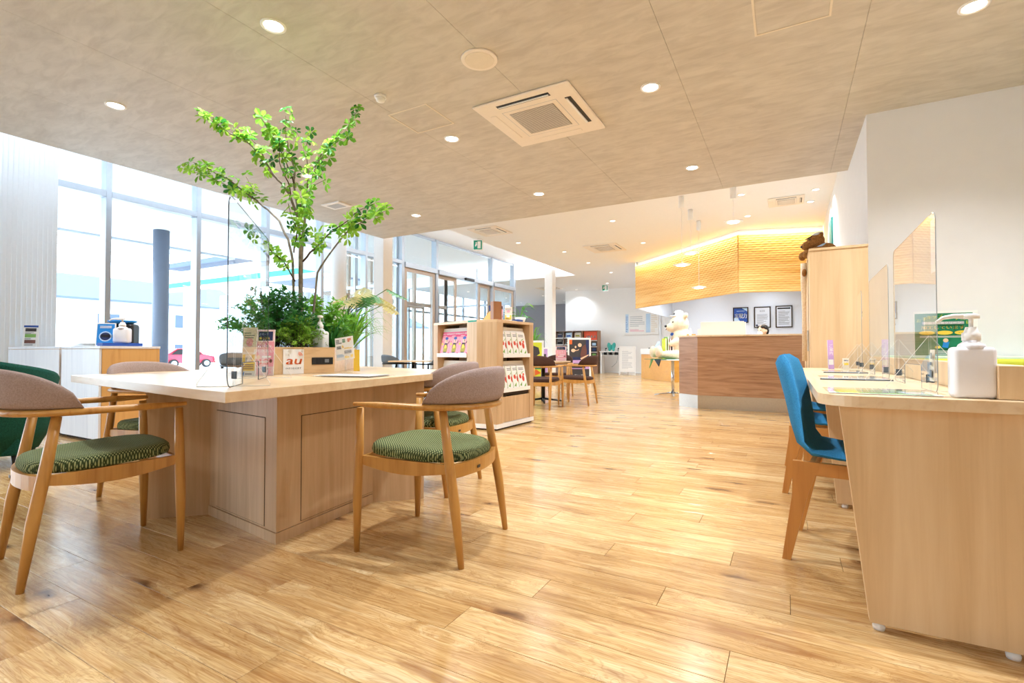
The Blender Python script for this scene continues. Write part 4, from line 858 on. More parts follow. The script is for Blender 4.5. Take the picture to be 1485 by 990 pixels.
def aframe(label, c, rot, w, h, draw, cat='poster', lean=.12, depth=None, frame='white', name='table_poster'):
    t = thing(name, label, cat, c, rot); mm = Matrix.Rotation(-lean, 4, 'X')
    part('board', MB().box(-w/2, w/2, -.004, .004, .002, h, .001, 1, mat=mm), frame, t)
    dd = 2*math.sin(lean)*h
    part('back_leg', MB().box(-w/2*.8, w/2*.8, -.003, .003, .002, h*.97, mat=Matrix.Translation((0, dd, 0)) @ Matrix.Rotation(lean, 4, 'X')), frame, t)
    rm = rootmat(t) @ mm; P = Print(rm @ Vector((-w/2, -.0045, 0)), rm.to_3x3() @ Vector((1, 0, 0)), rm.to_3x3() @ Vector((0, 0, 1))); draw(P, w, h); P.done(t); return t
def d_blue(P, w, h):
    P.rect(.01, .01, w-.01, h-.01, 'print_blue'); P.ell(w/2, h*.42, w*.33, h*.22, 'print_sky'); P.ell(w/2, h*.42, w*.27, h*.17, 'print_navy'); P.rect(w*.28, h*.38, w*.72, h*.5, 'inkblack'); P.lines(w*.2, h*.78, w*.8, h*.9, 2, 'white', .5, False)
aframe('blue product poster on a small stand on the white cabinets', (-6.13, 2.42, CZ), math.radians(45), .17, .24, d_blue)
sb = thing('speaker_box', 'black box with a blue bowl lid beside the blue poster', 'box', (-6.2, 2.60, CZ), math.radians(45))
part('body', MB().box(-.13, .13, -.09, .09, 0, .24, .03, 4), 'dark', sb, smooth=False); part('lid', MB().lathe([(.09, .24), (.13, .262), (.12, .275), (.03, .28)], n=24), 'print_blue', sb)
part('badge', MB().box(-.03, .03, -.093, -.0895, .19, .2), 'print_gray', sb)
single('blue_box', MB().box(-6.02, -5.90, 2.31, 2.66, CZ, CZ+.032, .003), 'print_deepblue', 'flat dark blue box lying along the edge of the white cabinets', 'box', (-5.96, 2.5, CZ))
bottle('b', 'white square pump bottle on the corner of the white cabinets', (-5.96, 2.50, CZ+.033), .8, .14, .09, .15, nozzle=-1)
t = thing('paper_pile', 'loose pile of open leaflets on the white cabinets left of the blue poster', 'papers', (-6.5, 2.45, CZ), .2)
for i in range(5): part('sheet', MB().box(-.16+i*.012, .14-i*.01, -.1, .1, i*.007+.001, i*.007+.006, mat=Matrix.Rotation(.12*i, 4, 'Z')), 'paper' if i % 2 else 'print_gray', t)
def d_broch(P, w, h):
    P.rect(.006, .006, w-.006, h-.006, 'white'); P.rect(.006, h-.03, w-.006, h-.006, 'print_deepblue')
    for i, c in enumerate(('print_umber', 'print_leaf', 'print_brown')): P.rect(w*.15, h*(.7-.27*i), w*.85, h*(.85-.27*i), c); P.lines(w*.15, h*(.6-.27*i), w*.8, h*(.68-.27*i), 2, 'ink')
aframe('small brochure holder at the far left on the white cabinets before the blinds', (-8.05, 2.42, CZ), math.radians(50), .15, .27, d_broch)
# green tub armchair
t = thing('armchair', 'dark green tub armchair at the left edge of the view', 'chair', (-5.5, 1.41, 0), math.radians(150))
rows = []
for k in range(21):
    a = math.radians(-118+236*k/20); hh = .86-.20*abs(k-10)/10*.9; row = []
    for (o, z) in ((.30, .12), (.385, .3), (.405, .6), (.42, hh-.03), (.405, hh), (.35, hh), (.325, hh-.05), (.30, .5), (.27, .14)): r = o; row.append(Vector((-math.cos(a)*r*(1+.05*z), math.sin(a)*r, z)))
    rows.append(row)
mb = MB(); mb.grid(rows, True, True); mb._new(rows[0], [tuple(range(9))]); mb._new(rows[-1], [tuple(range(8, -1, -1))]); part('shell', mb, 'tealfab', t)
mb = MB(); mb.box(-.27, .33, -.27, .27, .28, .44, .06, 4); part('seat', mb, 'tealfab', t, smooth=True); part('base', MB().box(-.26, .28, -.25, .25, .1, .29, .02), 'tealfab', t)
for sx in (-.22, .25):
    for sy in (-.22, .22): part('leg', MB().tube([(sx, sy, 0), (sx*.95, sy*.95, .12)], [.014, .02], 8), 'dark', t)
# grey chairs and table by the glass
gch = felt_chair('gray lounge chair by the window behind the left end of the island table', 'grayfab', 'grayfab', 'dark', 'lounge_chair', 'gray chairs near the windows', False)
gch.location = (-6.75, 4.35, 0); gch.rotation_euler = (0, 0, math.radians(118)); gch.scale = (1.05, 1.1, 1.06)
for c, r, lb in (((-6.75, 7.5), 70, 'gray chair at the left side of the small table by the glass doors'), ((-5.75, 7.35), 190, 'gray chair at the right side of the small table, beside the magazine shelf')): q = dup(gch, (*c, 0), math.radians(r), lb); q.scale = (1, 1, 1)
t = thing('cafe_table', 'small square table by the glass doors, between two gray chairs', 'table', (-6.2, 7.3, 0), .5)
part('tabletop', MB().box(-.38, .38, -.38, .38, .70, .725, .003), 'oakh', t); part('column', MB().lathe([(.03, .01), (.03, .70)], n=14), 'black', t)
for k in range(4): a = k*math.pi/2+.78; part('foot', MB().tube([(0, 0, .03), (math.cos(a)*.32, math.sin(a)*.32, .012)], [.02, .012], 6), 'black', t)
single('flyer_stand', MB().box(-6.25, -6.17, 7.2, 7.21, .726, .86), 'acrylic', 'tiny clear card holder on the table by the glass doors', 'card stand', (-6.21, 7.2, .726))
# ================================================================== magazine shelf
SP = [Vector(p) for p in ((-4.01, 5.12), (-3.13, 4.79), (-2.875, 4.82), (-2.845, 5.68), (-3.1, 5.98), (-3.85, 5.98))]
sc_ = Vector((-3.35, 5.4)); ms = thing('magazine_shelf', 'pale wood magazine rack with chamfered corners in the middle of the room', 'shelf', (sc_.x, sc_.y, 0))
SH = 1.262
part('top', MB().prism([SP[0], SP[5], SP[4], SP[3], SP[2], SP[1]][::-1], SH-.03, SH, .001), 'oakh', ms, w=True)
part('skirting', MB().prism([p+(sc_-p).normalized()*-.004 for p in SP], .02, .07), 'white', ms, w=True); part('plinth', MB().prism([p+(sc_-p).normalized()*.03 for p in SP], 0, .02), 'gapdark', ms, w=True)
def nrm_out(p, q):
    u = (q-p).normalized(); n = Vector((u.y, -u.x)); return u, (n if n.dot((p+q)/2-sc_) > 0 else -n)
core = [p+(sc_-p).normalized()*.34 for p in SP]; part('core_panel', MB().prism(core, .07, SH-.03), 'oak', ms, w=True)
def slab(p, u, n, a, b, d0, d1, z0, z1, bev=0):           # box in face coordinates: a..b along, d0..d1 inwards
    m = Matrix(((u.x, -n.x, 0, p.x), (u.y, -n.y, 0, p.y), (0, 0, 1, 0), (0, 0, 0, 1))); mb = MB(); mb.box(a, b, d0, d1, z0, z1, bev, mat=m); return mb, m
for (p, q, pa, pb) in ((SP[0], SP[1], .10, .19), (SP[2], SP[3], .13, .10)):
    u, n = nrm_out(p, q); L = (q-p).length
    part('post', slab(p, u, n, 0, pa, 0, .3, .07, SH-.03)[0], 'oak', ms, w=True); part('post', slab(p, u, n, L-pb, L, 0, .3, .07, SH-.03)[0], 'oak', ms, w=True)
    for z in (.86, .455):
        part('shelf', slab(p, u, n, pa, L-pb, .012, .3, z-.035, z-.02)[0], 'oak', ms, w=True)
        part('shelf_lip', slab(p, u, n, pa+.001, L-pb-.001, -.012, .002, z-.035, z+.012, .002)[0], 'white', ms, w=True)
        m_ = Matrix(((u.x, -n.x, 0, p.x), (u.y, -n.y, 0, p.y), (0, 0, 1, 0), (0, 0, 0, 1)))
        mb = MB(); mb.box(pa+.002, L-pb-.002, .0, .006, 0, .345, mat=m_ @ Matrix.Translation((0, .03, z-.012)) @ Matrix.Rotation(-.20, 4, 'X')); part('display_back', mb, 'paper', ms, w=True)
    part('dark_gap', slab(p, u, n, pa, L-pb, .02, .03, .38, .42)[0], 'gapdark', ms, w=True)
    mid = (pa+L-pb)/2
    for a, b in ((pa+.002, mid-.001), (mid+.001, L-pb-.002)): part('door', slab(p, u, n, a, b, .004, .022, .075, .37, .001)[0], 'oak', ms, w=True)
u, n = nrm_out(SP[1], SP[2]); part('corner_panel', slab(SP[1], u, n, 0, (SP[2]-SP[1]).length, 0, .02, .07, SH-.03)[0], 'oak', ms, w=True)
for p, q in ((SP[3], SP[4]), (SP[4], SP[5]), (SP[5], SP[0])): u, n = nrm_out(p, q); part('side_panel', slab(p, u, n, 0, (q-p).length, 0, .02, .07, SH-.03)[0], 'oak', ms, w=True)
part('turquoise_tape', slab(SP[1], nrm_out(SP[0], SP[1])[0], nrm_out(SP[0], SP[1])[1], -.17, .0, -.002, .0, SH-.022, SH-.004)[0], 'teal', ms, w=True)
def cover_pink(P, w, h):
    P.rect(0, 0, w, h, 'print_pink'); P.rect(.004, .02, w-.004, h*.78, 'print_rose'); P.text(.008, h*.87, h*.085, 'HOT PEPPER', 'white', width=w*.9, bold=True)
    P.rect(w*.1, h*.8, w*.5, h*.82, 'white'); P.ell(w*.52, h*.62, w*.13, h*.12, 'print_skin'); P.ell(w*.52, h*.71, w*.17, h*.065, 'print_deepblue'); P.ell(w*.56, h*.6, w*.035, h*.05, 'print_umber')
    P.poly([(w*.36, h*.04), (w*.3, h*.3), (w*.36, h*.5), (w*.66, h*.5), (w*.72, h*.3), (w*.66, h*.04)], 'print_umber'); P.poly([(w*.32, h*.3), (w*.3, h*.1), (w*.72, h*.1), (w*.75, h*.32), (w*.6, h*.36), (w*.45, h*.3)], 'print_olive')
    P.poly([(w*.4, h*.42), (w*.6, h*.42), (w*.66, h*.3), (w*.5, h*.24), (w*.38, h*.3)], 'print_yellow'); P.ell(w*.14, h*.45, w*.09, h*.055, 'print_yellow'); P.ell(w*.13, h*.56, w*.05, h*.03, 'print_redorange'); P.rect(w*.1, h*.02, w*.9, h*.05, 'white')
    P.poly([(w*.68, h*.42), (w*.84, h*.5), (w*.88, h*.62), (w*.82, h*.6), (w*.76, h*.52), (w*.64, h*.36)], 'print_umber')
def cover_white(P, w, h):
    P.rect(0, 0, w, h, 'paper'); P.rect(0, 0, .006, h, 'print_leaf'); P.lines(w*.2, h*.8, w*.8, h*.93, 2, 'ink', .5, False); P.ell(w*.3, h*.5, w*.13, h*.1, 'print_tomato'); P.ell(w*.62, h*.4, w*.14, h*.14, 'print_tomato'); P.ell(w*.7, h*.58, w*.1, h*.06, 'print_redorange')
    P.poly([(w*.2, h*.5), (w*.6, h*.7), (w*.9, h*.74), (w*.6, h*.66)], 'print_leaf'); P.poly([(w*.5, .0), (w*.9, h*.2), (w*.8, 0)], 'print_leaf'); P.poly([(w*.1, h*.1), (w*.4, h*.25), (w*.3, h*.05)], 'print_leaf')
def magazine(face, a, z, w, h, drawf, label, group, depth=.012, off_=0.0, yaw=0):
    p, q = face; u, n = nrm_out(p, q); m_ = Matrix(((u.x, -n.x, 0, p.x), (u.y, -n.y, 0, p.y), (0, 0, 1, 0), (0, 0, 0, 1)))
    mm = m_ @ Matrix.Translation((a, .027-off_, z)) @ Matrix.Rotation(-.2, 4, 'X') @ Matrix.Rotation(yaw, 4, 'Z')
    t = thing('magazine', label, 'magazine', mm.translation, 0, group); part('pages', MB().box(0, w, -depth, -.0004, 0, h, .0006, 1, mat=mm), 'paper', t, w=True)
    P = Print(mm @ Vector((0, -depth-.0003, 0)), mm.to_3x3() @ Vector((1, 0, 0)), mm.to_3x3() @ Vector((0, 0, 1)), .0003); drawf(P, w, h); P.done(t, 'cover'); return t
F1, F2 = (SP[0], SP[1]), (SP[2], SP[3])
for i, lb in enumerate(('pink magazine, left one of the three in the upper rack', 'pink magazine, middle one of the three in the upper rack', 'pink magazine, right one of the three in the upper rack')): magazine(F1, .125+i*.215-(.015*i), .862, .21, .28, cover_pink, lb, 'pink magazines in the upper rack', .01+.004*i, .0)
magazine(F1, .735, .862, .012, .27, lambda P, w, h: P.rect(0, 0, w, h, 'print_brown'), 'thin dark red booklet beside the pink magazines', 'pink magazines in the upper rack')
ws = ('white tomato magazine, leftmost in the {} row of the right side rack', 'white tomato magazine, second from left in the {} row of the right side rack', 'white tomato magazine, third from left in the {} row of the right side rack', 'white tomato magazine, rightmost in the {} row of the right side rack')
for zz, nm in ((.862, 'upper'), (.457, 'lower')):
    for i in range(4): magazine(F2, .135+i*.125, zz, .2, .27, cover_white, ws[i].format(nm), 'tomato magazines in the right side rack', .006, .0+.006*(i+1)*.9, .0)
# things on the shelf top
def tbox(name, mb, mat, label, cat, c): return single(name, mb, mat, label, cat, c)
t = thing('leaflet_stack', 'gray flat stack of leaflets at the left end of the magazine rack top', 'papers', (-3.72, 5.25, SH), .35)
for i in range(4): part('sheet', MB().box(-.2+i*.02, .16-i*.01, -.1, .1, i*.006, i*.006+.005, mat=Matrix.Rotation(.1*i, 4, 'Z')), 'print_gray' if i % 2 else 'ink', t)
t = thing('slotted_box', 'low white box with a dark slot in the middle of the rack top', 'box', (-3.42, 5.12, SH), -.35); part('body', MB().box(-.09, .09, -.07, .07, .001, .022, .002), 'print_gray', t); part('slot', MB().box(-.06, .06, -.01, .01, .022, .024), 'dark', t)
t = thing('desk_organiser', 'wooden desk organiser with a sloping side on the magazine rack', 'organiser', (-3.2, 5.25, SH), math.radians(-25))
mb = MB(); tri = [(-.17, 0), (.05, 0), (.05, .13), (.02, .12)]
mb.prism([(x, z) for x, z in tri], -.06, .06, mat=Matrix(((1, 0, 0, 0), (0, 0, 1, 0), (0, 1, 0, 0), (0, 0, 0, 1)))); part('sloped_side', mb, plain('yellow_ply', '#e2a84c', .5), t)
mb = MB(); mb.box(.052, .12, -.06, .06, 0, .245, .002); part('tall_box', mb, wood('walnut_box', '#9a6840', '#7a4e2e', 'z'), t)
part('wood_slip', MB().box(-.10, -.085, -.02, .04, .05, .12), 'chairwood', t)
single('pen_cup', MB().lathe([(.035, 0), (.052, .13), (.046, .13), (.03, .01)], (-3.3, 5.42), 20, SH+.09), 'print_navy', 'dark navy cup behind the sloping wooden organiser', 'cup', (-3.3, 5.42, SH+.09))
single('cup_riser', MB().box(-3.36, -3.24, 5.36, 5.48, SH, SH+.09, .004), 'print_sky', 'pale blue block under the navy cup on the rack', 'box', (-3.3, 5.42, SH))
leaflet('yellow picture leaflet in a clear holder beside the wooden organiser on the rack', (-3.04, 5.28), (-2.95, 5.30), SH, .18, draw_yellow)
leaflet('slim pink leaflet between the wooden box and the yellow leaflet on the rack', (-3.09, 5.25), (-3.055, 5.26), SH, .20, draw_pink)
tp = thing('potted_plant', 'small broad-leaved plant on the right end of the magazine rack', 'plant', (-2.99, 5.6, SH), 0)
part('pot', MB().lathe([(.05, 0), (.075, .07), (.068, .07), (.06, .05)], n=20), 'white', tp); rb = random.Random(9)
for i in range(16):
    a = rb.uniform(0, 6.28); r = rb.uniform(.05, .17); h = rb.uniform(.08, .27); tip = Vector((math.cos(a)*r, math.sin(a)*r, h)); d = Vector((math.cos(a), math.sin(a), rb.uniform(-.9, -.1))).normalized(); s = d.cross(Vector((0, 0, 1))).normalized(); L = rb.uniform(.08, .14)
    part('stem', MB().tube([(0, 0, .05), (tip.x*.4, tip.y*.4, h*.8), tip], .0025, 4), 'leaf_mid', tp)
    mb = MB(); mb._new([tip, tip+d*L*.4+s*.022, tip+d*L, tip+d*L*.4-s*.022, tip+d*L*.5-Vector((0, 0, .006))], [(0, 4, 1), (1, 4, 2), (2, 4, 3), (3, 4, 0)]); part('leaf', mb, 'leaf_bright' if h > .22 else 'leaf_dark', tp)
single('blue_box', MB().box(-3.0, -2.9, 5.38, 5.50, SH+.001, SH+.03, .003, mat=None), 'print_deepblue', 'small blue box in front of the plant on the magazine rack', 'box', (-2.95, 5.44, SH))
t = thing('open_leaflets', 'white and pink leaflets lying on the right side of the rack top', 'papers', (-2.97, 5.15, SH)); part('sheet', MB().box(-.08, .07, -.14, .06, .001, .006), 'paper', t); part('sheet', MB().box(-.05, .06, -.2, -.1, .0065, .009), 'print_tomato', t); part('sheet', MB().box(-.06, .07, .09, .17, .001, .007), 'paper', t)
# ================================================================== brown café group
bc = felt_chair('brown-seated wooden armchair facing left in front of the car poster', 'brownfab', 'brownfab', 'chairwood', 'cafe_chair', 'brown chairs around the café table', False)
bc.location = (-3.13, 7.96, 0); bc.rotation_euler = (0, 0, math.radians(183))
dup(bc, (-3.42, 7.12, 0), math.radians(92), 'brown-backed chair seen from behind right of the magazine rack')
dup(bc, (-3.95, 8.95, 0), math.radians(-80), 'brown chair on the far side of the café table, mostly hidden')
t = thing('cafe_table', 'square café table on a black pedestal between the brown chairs', 'table', (-3.82, 8.02, 0))
part('tabletop', MB().box(-.38, .38, -.36, .36, .70, .725, .003), 'oakh', t); part('column', MB().lathe([(.035, .01), (.035, .70)], n=14), 'black', t)
for k in range(4): a = k*math.pi/2+.5; part('foot', MB().tube([(0, 0, .06), (math.cos(a)*.36, math.sin(a)*.36, .012)], [.03, .013], 6, (1, .8)), 'black', t)
leaflet('pink leaflet stand on the café table between the brown chairs', (-3.62, 8.12), (-3.45, 8.2), .726, .26, draw_pink)
t = thing('eyeglass_tray', 'small clear tray on the left end of the café table', 'tray', (-3.95, 8.0, .726)); part('tray', MB().box(-.12, .12, -.08, .08, 0, .012), 'acrylic', t); part('papers', MB().box(-.1, .1, -.06, .06, .0125, .02), 'print_gray', t)
# ================================================================== far room: poster stands, bookcases, tables, boards
def d_car(P, w, h):
    P.rect(.02, .02, w-.02, h-.02, 'print_umber'); P.rect(.02, h*.45, w-.02, h*.53, 'print_navy'); P.rect(w*.82, h*.45, w-.02, h-.02, 'print_navy'); P.rect(.02, h*.86, .1, h-.02, 'print_orange')
    P.poly([(w*.62, h*.45), (w*.55, h*.6), (w*.65, h*.8), (w*.8, h*.86), (w*.86, h*.7), (w*.84, h*.52), (w*.75, h*.45)], 'print_brown')
    P.ell(w*.53, h*.84, w*.09, h*.05, 'print_skin'); P.ell(w*.22, h*.7, w*.1, h*.045, 'print_skin'); P.poly([(w*.25, h*.72), (w*.46, h*.7), (w*.5, h*.74), (w*.3, h*.68)], 'print_skin'); P.poly([(w*.55, h*.5), (w*.95, h*.6), (w*.93, h*.57), (w*.6, h*.46)], 'print_skin'); P.ell(w*.33, h*.79, w*.04, h*.03, 'print_skin')
    P.rect(.02, h*.22, w-.02, h*.45, 'print_lilac'); P.poly([(w*.15, h*.24), (w*.13, h*.3), (w*.25, h*.37), (w*.55, h*.37), (w*.75, h*.31), (w*.8, h*.24)], 'print_umber'); P.poly([(w*.22, h*.31), (w*.28, h*.35), (w*.5, h*.35), (w*.6, h*.31)], 'print_navy'); P.rect(w*.6, h*.29, w*.72, h*.31, 'print_palepink')
    P.rect(.02, .06, .1, h*.16, 'print_orange'); P.text(w*.28, h*.035, h*.05, 'New YO', 'white', shear=.2, bold=True)
def floorstand(label, c, rot, w, h, draw, frame='white'):
    t = thing('poster_stand', label, 'poster stand', c, rot); mm = Matrix.Rotation(-.07, 4, 'X')
    part('frame', MB().box(-w/2-.03, w/2+.03, -.015, .015, .12, h+.03, .004, 1, mat=mm), frame, t); part('leg', MB().box(-w/2-.03, -w/2+.01, -.02, .02, 0, .14, mat=mm), frame, t); part('leg', MB().box(w/2-.01, w/2+.03, -.02, .02, 0, .14, mat=mm), frame, t); part('back_leg', MB().box(-w/2*.8, w/2*.8, .28, .31, 0, .06).tube([(0, .28, .03), (0, .07, h*.8)], .015, 6), frame, t)
    rm = rootmat(t) @ mm; P = Print(rm @ Vector((-w/2, -.0165, .15)), rm.to_3x3() @ Vector((1, 0, 0)), rm.to_3x3() @ Vector((0, 0, 1)), .0015); draw(P, w, h-.15); P.done(t, 'poster'); return t
floorstand('white-framed floor poster stand with a dark picture above a lilac car picture', (-5.18, 13.25, 0), math.radians(22), .6, 1.25, d_car)
def d_green(P, w, h): P.rect(.02, .02, w-.02, h-.02, 'print_lime'); P.rect(.02, .3*h, w-.02, h*.5, 'print_green'); P.poly([(w*.2, h*.55), (w*.8, h*.7), (w*.7, h*.85), (w*.3, h*.9)], 'print_umber'); P.poly([(w*.1, h*.1), (w*.9, h*.2), (w*.5, h*.3)], 'print_orange')
floorstand('poster stand with a lime and green print right behind the magazine rack', (-5.54, 11.2, 0), math.radians(24), .34, 1.14, d_green)
def d_pinkcar(P, w, h): P.rect(.01, .01, w-.01, h-.01, 'print_lilac'); P.rect(w*.15, h*.6, w*.85, h*.8, 'print_umber'); P.rect(w*.1, h*.3, w*.9, h*.36, 'white')
floorstand('narrow lilac poster stand between the magazine rack and the slim pillar', (-6.49, 13.55, 0), math.radians(24), .34, .98, d_pinkcar)
def bookcase(name, label, x0, x1, y0, y1, z1, cols, rows, mat, contents, z0=.6):
    t = thing(name, label, 'bookcase', ((x0+x1)/2, (y0+y1)/2, 0)); w = (x1-x0)/cols
    part('back_panel', MB().box(x0, x1, y1-.02, y1, 0, z1), mat, t, w=True); part('base', MB().box(x0, x1, y0, y1-.021, 0, z0), mat, t, w=True)
    for i in range(cols+1): part('upright', MB().box(x0+i*w-.012, x0+i*w+.012, y0, y1-.021, z0, z1), mat, t, w=True)
    for j in range(1, rows+1): z = z0+(z1-z0)*j/rows; part('shelf', MB().box(x0, x1, y0+.003, y1-.021, z-.022, z), mat if j == rows else 'white', t, w=True)
    h = (z1-z0)/rows
    for i in range(cols):
        for j in range(rows):
            c = contents(i, j)
            if not c: continue
            q = thing('display_leaflet', c[1], 'leaflet', (x0+(i+.5)*w, y0+.1, z0+j*h), 0, 'leaflets displayed in the far bookcases')
            part('cover', MB().box(-w*.36, w*.36, 0, .01, .001, h*.78, mat=Matrix.Rotation(-.15, 4, 'X')), 'paper', q)
            P = Print((q.location.x-w*.33, q.location.y-.002, q.location.z+.01), (1, 0, 0), (0, .15, 1), .0015); P.rect(0, 0, w*.66, h*.72, c[0]); P.poly([(w*.08, h*.15), (w*.12, h*.35), (w*.5, h*.38), (w*.6, h*.15)], c[2]); P.rect(.03, h*.5, w*.5, h*.54, 'white'); P.done(q)
    return t
cn = ['leftmost', 'second', 'third', 'fourth']; rn = ['bottom', 'lower middle', 'upper middle', 'top']
cols_ = {(0, 3): ('print_navy', 'print_sky'), (1, 3): ('print_umber', 'print_navy'), (2, 3): ('print_sky', 'print_deepblue'), (3, 3): ('print_beige', 'print_olive'), (0, 2): ('print_umber', 'print_gray'), (1, 2): ('print_umber', 'inkblack'), (0, 1): ('print_gray', 'print_umber'), (1, 1): ('print_sky', 'print_gray'), (0, 0): ('inkblack', 'print_umber'), (1, 0): ('print_umber', 'print_gray'), (2, 2): ('print_umber', 'print_sky'), (2, 1): ('print_gray', 'print_navy'), (3, 2): ('print_gray', 'print_umber')}
bw = wood('dark_walnut_shelving', '#8b6f60', '#6d5548', 'z')
bookcase('bookcase', 'wide dark wood bookcase with leaflets behind the slim pillar', -9.0, -7.42, 19.2, 19.6, 1.74, 4, 4, bw, lambda i, j: (cols_[(i, j)][0], 'car leaflet in the %s column, %s row of the wide far bookcase' % (cn[i], rn[j]), cols_[(i, j)][1]) if (i, j) in cols_ else None)
t = bookcase('bookcase', 'narrow brown bookcase with the orange lettered sign at its top', -7.38, -6.72, 19.2, 19.6, 1.74, 1, 1, wood('brown_shelving', '#9c7355', '#7d583e', 'z'), lambda i, j: None)
s_ = thing('orange_sign', 'orange sign with white script lettering in the narrow far bookcase', 'sign', (-7.05, 19.3, 1.35)); part('board', MB().box(-.28, .28, 0, .02, .0, .36), 'print_redorange', s_)
P = Print((-7.33, 19.299, 1.35), (1, 0, 0), (0, 0, 1), .002); P.text(.08, .1, .14, 'au', 'white', width=.38, shear=.3, bold=True); P.done(s_)
part('sign_shelf', MB().box(-7.37, -6.73, 19.22, 19.57, 1.325, 1.345), 'white', t, w=True)
for i, (z, c, n_) in enumerate(((1.1, 'print_sky', 'pale blue'), (.88, 'print_navy', 'navy'), (.66, 'print_leaf', 'green'))):
    part('shelf', MB().box(-7.37, -6.73, 19.22, 19.57, z-.03, z-.01), 'white', t, w=True)
    q = thing('display_leaflet', '%s leaflet below the orange sign in the narrow bookcase' % n_, 'leaflet', (-6.92, 19.3, z)); part('cover', MB().box(-.1, .12, 0, .01, 0, .17), 'inkblack', q); part('picture', MB().box(-.06, .1, -.004, -.0005, .03, .14), c, q)
# white console with turquoise ornament
t = thing('console_table', 'white console table with cubby holes before the far white wall', 'table', (-6.2, 19.45, 0))
for x in (-6.62, -5.84): part('leg', MB().box(x, x+.06, 19.25, 19.6, 0, .86), 'white', t, w=True)
part('tabletop', MB().box(-6.64, -5.76, 19.22, 19.62, .86, .9, .003), 'white', t, w=True); part('shelf_bottom', MB().box(-6.56, -5.85, 19.25, 19.6, .73, .745), 'white', t, w=True)
for i in range(4): part('divider', MB().box(-6.56+i*.23, -6.55+i*.23, 19.25, 19.6, .745, .86), 'white', t, w=True)
part('cubby_back', MB().box(-6.56, -5.85, 19.5, 19.51, .745, .86), 'dark', t, w=True); part('cable', MB().tube([(-6.0, 19.6, .72), (-6.05, 19.62, .45), (-6.25, 19.62, .25), (-6.3, 19.63, .28)], .006, 5), 'ink', t, w=True)
t = thing('turquoise_ornament', 'turquoise butterfly-shaped ornament on the white console table', 'ornament', (-6.2, 19.4, .9))
for s in (-1, 1):
    mb = MB(); mb.ball((s*.09, 0, .2), (.085, .03, .15), 14, Matrix.Rotation(s*.25, 4, 'Y')); mb.ball((s*.08, 0, .07), (.06, .03, .07), 12); part('wing', mb, plain('turquoise_glaze', '#3aa79d', .3), t)
part('body', MB().ball((0, 0, .15), (.02, .03, .12)), 'teal', t)
for x, lb in ((-6.45, 'small black ornament left of the turquoise one on the console'), (-5.93, 'small black ornament right of the turquoise one on the console')): mb = MB(); mb.lathe([(.04, 0), (.04, .01), (.008, .02), (.008, .07)], (x, 19.4), 12, .9); mb.ball((x+.02, 19.4, 1.0), (.05, .02, .03), 10, Matrix.Rotation(-.6, 4, 'Y')); single('black_ornament', mb, 'dark', lb, 'ornament', (x, 19.4, .9))
# wall board, easel board, yellow counter
t = thing('whiteboard', 'white notice board with a printed schedule on the far wall', 'board', (-5.15, 19.97, 1.6)); part('board', MB().box(-5.83, -4.45, 19.955, 19.995, 1.57, 2.46, .004), 'white', t, w=True)
P = Print((-5.8, 19.954, 1.6), (1, 0, 0), (0, 0, 1), .002); P.rect(.02, .05, .14, .8, 'print_sky'); P.rect(.85, .05, 1.02, .8, 'print_sky'); P.lines(.2, .1, .8, .2, 2, 'print_rose'); P.lines(.2, .3, .8, .75, 6, 'print_gray', .35); P.lines(1.06, .08, 1.3, .78, 9, 'print_beige', .5); P.lines(.03, .1, .12, .75, 9, 'print_deepblue', .2); P.done(t)
def d_list(P, w, h): P.rect(.03, .03, w-.03, h-.03, 'paper'); P.lines(.08, .1, w-.08, h-.12, 16, 'print_gray', .3)
floorstand('white A-frame board with a printed list left of the yellow counter', (-5.25, 18.3, 0), math.radians(8), .55, 1.05, d_list)
t = thing('yellow_counter', 'low yellow wooden counter with a white top behind the bear', 'counter', (-3.4, 15.9, 0))
a, b = Vector((-4.29, 16.63)), Vector((-2.93, 14.85)); n = Vector((b-a).normalized().yx); n.x *= -1; n = Vector((-n.x, -n.y)) if n.dot(Vector((1, 1))) < 0 else n
qq = [a, b, b+Vector((1.6, .6)), a+Vector((1.5, 1.6))]
part('front', MB().prism(qq, 0, .80), wood('yellow_ash', '#eab050', '#dc9c3e', 'x', c3='#e6a848'), t, w=True); part('countertop', MB().prism([p+Vector((-.02, -.02)) for p in qq[:2]]+qq[2:], .80, .98, .002), 'white', t, w=True)
t = thing('tablet', 'black tablet on a stand on the white top of the yellow counter', 'tablet', (-3.75, 16.3, .98), .5); part('base', MB().box(-.2, .2, -.1, .1, .001, .03), 'dark', t); part('screen', MB().box(-.01, .02, -.1, .12, .03, .26, mat=Matrix.Rotation(.5, 4, 'Y')), 'print_sky', t)
single('wall_strip', MB().box(-4.42, -4.36, 19.9, 19.995, 1.0, 2.5, .003), 'framew', 'thin gray upright post beside the notice board on the far wall', 'post', (-4.39, 19.97, 1.0))
tall = strap_plant('grass_plant', 'tall grassy plant behind the magazine rack before the gray wall', (-6.35, 12.6), 40, .45, .65, 'leaf_mid', 12, z=.9, w=.02)
single('plant_pedestal', MB().lathe([(.12, 0), (.16, .9)], (-6.35, 12.6), 20), plain('brown_pot', '#8a6a50', .7), 'tall brown planter pot holding the grassy plant behind the rack', 'pot', (-6.35, 12.6, 0))
